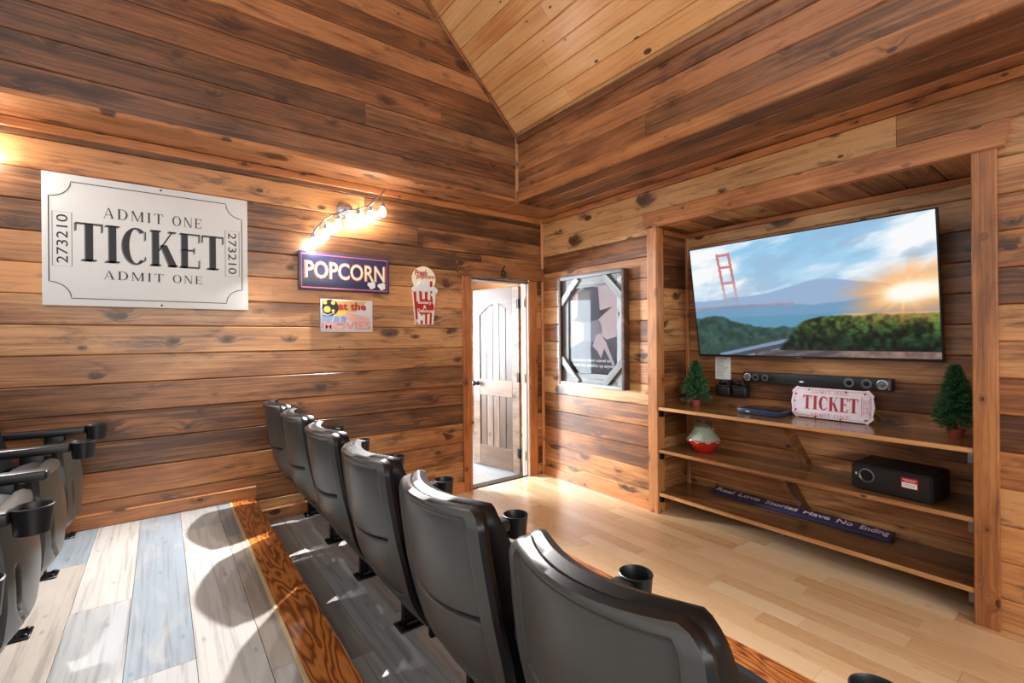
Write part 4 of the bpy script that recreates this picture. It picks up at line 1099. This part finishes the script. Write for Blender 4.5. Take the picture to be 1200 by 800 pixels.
# red and white ticket plaque leaning against the wall
t = thing('ticket_plaque', 'white ticket-shaped plaque with red word TICKET standing on the top shelf', 'plaque', (3.565, 1.195, 0.8665), -PI / 2)
w, h = 0.242, 0.215; n = 0.035
out = [(-w + n, 0), (-w + n + 0.02, 0.006), (w - n - 0.02, 0.006), (w - n, 0), (w - 0.004, n), (w - 0.01, n + 0.015), (w, h / 2), (w - 0.01, h - n - 0.015), (w - 0.004, h - n), (w - n, h), (w - n - 0.02, h - 0.006), (-w + n + 0.02, h - 0.006), (-w + n, h), (-w + 0.004, h - n), (-w + 0.01, h - n - 0.015), (-w, h / 2), (-w + 0.01, n + 0.015), (-w + 0.004, n)]
PLQ = plain('distressed_white_enamel', lin(232, 216, 220), 0.35, 0, 0.5, 0.1, nscale=24)
PLR = plain('dull_red_print', lin(178, 44, 52), 0.45, 0, 0.5, 0.25, nscale=50); PLP = plain('faded_pink_print', lin(198, 140, 150), 0.5)
lean = Matrix.Translation((0, 0, 0)) @ Matrix.Rotation(-0.10, 4, 'X')
bm = bmesh.new(); poly(bm, out, -0.012, 0.012); b = fin('plaque_board', bm, PLQ, t, None, None, lean)
for o in (serif('lettering', 'TICKET', -0.165, 0.155, 0.062, 0.155, -0.0135, PLR, b, 0.10, 0.24, 0.06, label='red word TICKET'),
          serif('lettering', 'ADMIT', -0.12, 0.0, 0.172, 0.194, -0.0135, PLP, b, 0.25, 0.16, 0.08), serif('lettering', 'ONE', 0.02, 0.10, 0.172, 0.194, -0.0135, PLP, b, 0.25, 0.16, 0.08),
          serif('lettering', 'ADMIT', -0.12, 0.0, 0.018, 0.040, -0.0135, PLP, b, 0.25, 0.16, 0.08), serif('lettering', 'ONE', 0.02, 0.11, 0.018, 0.040, -0.0135, PLP, b, 0.25, 0.16, 0.08)): pass
bm = bmesh.new()
stroke(bm, [(0.172, 0.045), (0.222, 0.045), (0.222, 0.17), (0.172, 0.17)], 0.004, -0.0132, 0.001, True); stroke(bm, [(0.182, 0.055), (0.212, 0.055), (0.212, 0.16), (0.182, 0.16)], 0.003, -0.0132, 0.001, True)
stroke(bm, [(x * 0.93, 0.1075 + (z - 0.1075) * 0.88) for x, z in out], 0.003, -0.0131, 0.001, True)
fin('border_print', bm, PLP, b)
text('number', '231972', 0.188, 0.206, 0.062, 0.153, -0.0135, PLP, b, 0.001, -PI / 2)
r = random.Random(9); RUST = plain('rust', lin(132, 66, 62), 0.7)
for k in range(9):
    cx, cz = ((-0.21, 0.05), (-0.205, 0.16), (-0.215, 0.11), (0.19, 0.19), (0.2, 0.025), (-0.13, 0.195), (0.08, 0.195), (0.05, 0.012), (-0.09, 0.012))[k]; cx += r.uniform(-.01, .01)
    polyo('rust_spot', [(cx + r.uniform(0.004, 0.014) * math.cos(a), cz + r.uniform(0.003, 0.010) * math.sin(a)) for a in np.linspace(0, 2 * PI, 9)[:-1]], -0.0136 - k * 0.00005, RUST, b, 0.001)

# little artificial pines in terracotta pots
PINEG = plain('artificial_pine_green', lin(80, 128, 84), 0.55, 0, 0.4, 0.5, nscale=60); PINEG2 = plain('artificial_pine_dark_green', lin(58, 116, 70), 0.55, 0, 0.4, 0.5, nscale=60)
TERRA = plain('terracotta', lin(176, 84, 66), 0.6, 0, 0.4, 0.2)
BARK = plain('brown_stem', lin(70, 48, 30), 0.8)


def mini_tree(x, y, H, R, label, mat, seed):
    t = thing('mini_pine_tree', label, 'artificial tree', (x, y, 0.867), 0, 'little pines on the top shelf'); r = random.Random(seed)
    bm = bmesh.new(); lathe(bm, [(0.028, 0), (0.037, 0.036), (0.041, 0.038), (0.041, 0.050), (0.034, 0.050), (0.032, 0.044), (0.002, 0.044)], 20); fin('pot', bm, TERRA, t, 40)
    bm = bmesh.new(); tube(bm, [(0, 0, 0.04), (0.002, 0, H * 0.5), (0, 0, H * 0.97)], [0.008, 0.006, 0.002], 6); fin('stem', bm, BARK, t, 60)
    bm = bmesh.new(); nb = 230
    for k in range(nb):
        f = (k + 0.5) / nb; f = f ** 0.8; z0 = 0.07 + f * (H - 0.08); L = R * (1 - f) ** 0.85 * r.uniform(0.75, 1.1) + 0.02
        a = k * 2.39996 + r.uniform(-.3, .3); el = r.uniform(-0.15, 0.45) + 0.5 * f
        d = Vector((math.cos(a) * math.cos(el), math.sin(a) * math.cos(el), math.sin(el))); p0 = Vector((0, 0, z0 - 0.01))
        p1 = p0 + d * L; p1.z -= 0.15 * L
        tube(bm, [p0, p1], [0.003, 0.0015], 3)
        nn = int(8 + L * 190)
        for q in range(nn):
            u = 0.2 + 0.8 * q / nn; c = p0.lerp(p1, u); e = Vector((r.uniform(-1, 1), r.uniform(-1, 1), r.uniform(-1, 1))); e = (e - d * e.dot(d)).normalized() * 0.9 + d * 0.7
            tip = c + e.normalized() * r.uniform(0.018, 0.030); s_ = e.orthogonal().normalized() * 0.0034
            bm.faces.new((bm.verts.new(c - s_), bm.verts.new(c + s_), bm.verts.new(tip)))
    me = bpy.data.meshes.new('foliage'); bm.to_mesh(me); bm.free(); me.materials.append(mat); link('foliage', me, None, t)


mini_tree(3.50, 2.135, 0.375, 0.125, 'little artificial pine in red pot at the left end of top shelf', PINEG, 1)
mini_tree(3.48, 0.570, 0.405, 0.098, 'little dark artificial pine in terracotta pot at right end of top shelf', PINEG2, 2)

# glazed jar with wire handle on the middle shelf
t = thing('ceramic_jar', 'squat ceramic jar, pale green glaze over red, wire handle, on middle shelf', 'jar', (3.43, 2.03, 0.5225), 0)
GLZ = plain('crackled_celadon', lin(176, 184, 164), 0.22, 0, 0.5, 0.3, 0.5, 70)
REDG = plain('red_glaze', lin(206, 40, 26), 0.2, 0, 0.5, 0.2, 0.5, 40); LIDM = plain('lid_glaze', lin(132, 126, 104), 0.3, 0, 0.5, 0.35, 0.3, 60)
bm = bmesh.new(); lathe(bm, [(0.060, 0.0), (0.064, 0.006), (0.088, 0.03), (0.125, 0.082), (0.131, 0.098), (0.128, 0.105)], 40); fin('lower_body', bm, REDG, t, 60, 'red glazed lower half')
bm = bmesh.new(); lathe(bm, [(0.1265, 0.103), (0.115, 0.118), (0.090, 0.150), (0.072, 0.182), (0.062, 0.20), (0.06, 0.205)], 40)
for v_ in bm.verts:
    if v_.co.z < 0.1035: a = math.atan2(v_.co.y, v_.co.x); v_.co.z -= 0.010 + 0.008 * math.sin(a * 10); v_.co.x *= 1.045; v_.co.y *= 1.045
fin('upper_body', bm, GLZ, t, 60, 'pale green upper half with dripping edge')
bm = bmesh.new(); lathe(bm, [(0.070, 0.200), (0.072, 0.206), (0.055, 0.224), (0.03, 0.236), (0.012, 0.238), (0.010, 0.246), (0.014, 0.254), (0.008, 0.262), (0.001, 0.263)], 28); fin('lid', bm, LIDM, t, 60)
bm = bmesh.new()
tube(bm, [(0, 0.075 * math.cos(a), 0.20 + 0.095 * math.sin(a)) for a in np.linspace(-0.15, PI + 0.15, 18)], 0.0035, 6); fin('wire_handle', bm, GREYM, t, 60)
bm = bmesh.new()
for sgn in (-1, 1): lathe(bm, [(0.012, -0.01), (0.014, 0), (0.012, 0.01)], 10, (0, sgn * 0.078, 0.188))
fin('handle_lug', bm, LIDM, t, 40)

# subwoofer
t = thing('subwoofer', 'black box subwoofer with round port and red sticker on the middle shelf', 'subwoofer', (3.40, 0.80, 0.5225), -PI / 2 - 0.12)
SUBB = plain('subwoofer_black', lin(20, 20, 24), 0.42, 0, 0.5, 0.15)
bm = bmesh.new(); vs = box(bm, -0.19, 0.19, -0.12, 0.13, 0.006, 0.162)
for v_ in vs:
    if v_.co.z > 0.1 and v_.co.y < 0: v_.co.z -= 0.012
bmesh.ops.bevel(bm, geom=bm.edges[:], offset=0.008, segments=2, affect='EDGES'); fin('cabinet', bm, SUBB, t, 35)
for a in (-0.16, 0.16):
    for b_ in (-0.09, 0.10): boxo('rubber_foot', a - 0.012, a + 0.012, b_ - 0.012, b_ + 0.012, 0, 0.006, BLACKP, t)
bm = bmesh.new(); lathe(bm, [(0.040, -0.1185), (0.0405, -0.1245), (0.035, -0.1265), (0.031, -0.121)], 30, (-0.11, 0, 0.088), 'y'); p = fin('port_ring', bm, GREYM, t, 40)
bm = bmesh.new(); lathe(bm, [(0.031, -0.1212), (0.001, -0.1205)], 30, (-0.11, 0, 0.088), 'y'); fin('port_hole', bm, plain('port_black', lin(4, 4, 5), 0.9), p)
boxo('power_light', -0.166, -0.158, -0.1225, -0.1195, 0.085, 0.098, plain('pale_indicator', lin(220, 190, 160), 0.4), t)
s = boxo('sticker', 0.055, 0.13, -0.1212, -0.1195, 0.065, 0.122, RED, t, label='red and white sticker')
boxo('sticker_label', 0.059, 0.126, -0.1218, -0.1212, 0.069, 0.096, WHITE, s); bm = bmesh.new()
for k in range(2): stroke(bm, [(0.066, 0.078 + k * 0.009), (0.118, 0.078 + k * 0.009)], 0.0025, -0.1224, 0.0005)
fin('sticker_print', bm, GREYINK, s); bm = bmesh.new(); stroke(bm, [(0.062, 0.112), (0.122, 0.112)], 0.005, -0.122, 0.0007); stroke(bm, [(0.07, 0.104), (0.118, 0.104)], 0.003, -0.122, 0.0007); fin('sticker_print', bm, ROSE, s)

# long painted board lying on the bottom shelf
t = thing('quote_board', 'long navy board reading Real Love Stories Have No Ending on bottom shelf', 'sign', (3.565, 1.455, 0.1725), -PI / 2)
t.rotation_euler = (0, 0, -PI / 2 - 0.008)
b = boxo('board', -0.585, 0.585, -0.014, 0.0, 0, 0.118, plain('slate_navy_paint', lin(58, 58, 88), 0.4, 0, 0.5, 0.2), t, 0.002)
b.matrix_local = Matrix.Translation((0, -0.04, 0.002)) @ Matrix.Rotation(math.radians(-81), 4, 'X')
PLL = plain('pale_pink_letters', lin(232, 206, 214), 0.45)
for wd, xa, xb in (('Real', -0.555, -0.415), ('Love', -0.375, -0.215), ('Stories', -0.175, 0.045), ('Have', 0.085, 0.245), ('No', 0.285, 0.375), ('Ending', 0.415, 0.565)):
    text('lettering', wd, xa, xb, 0.026 if wd == 'Ending' else 0.042, 0.098, -0.0155, PLL, b, 0.001, bold=0.015)
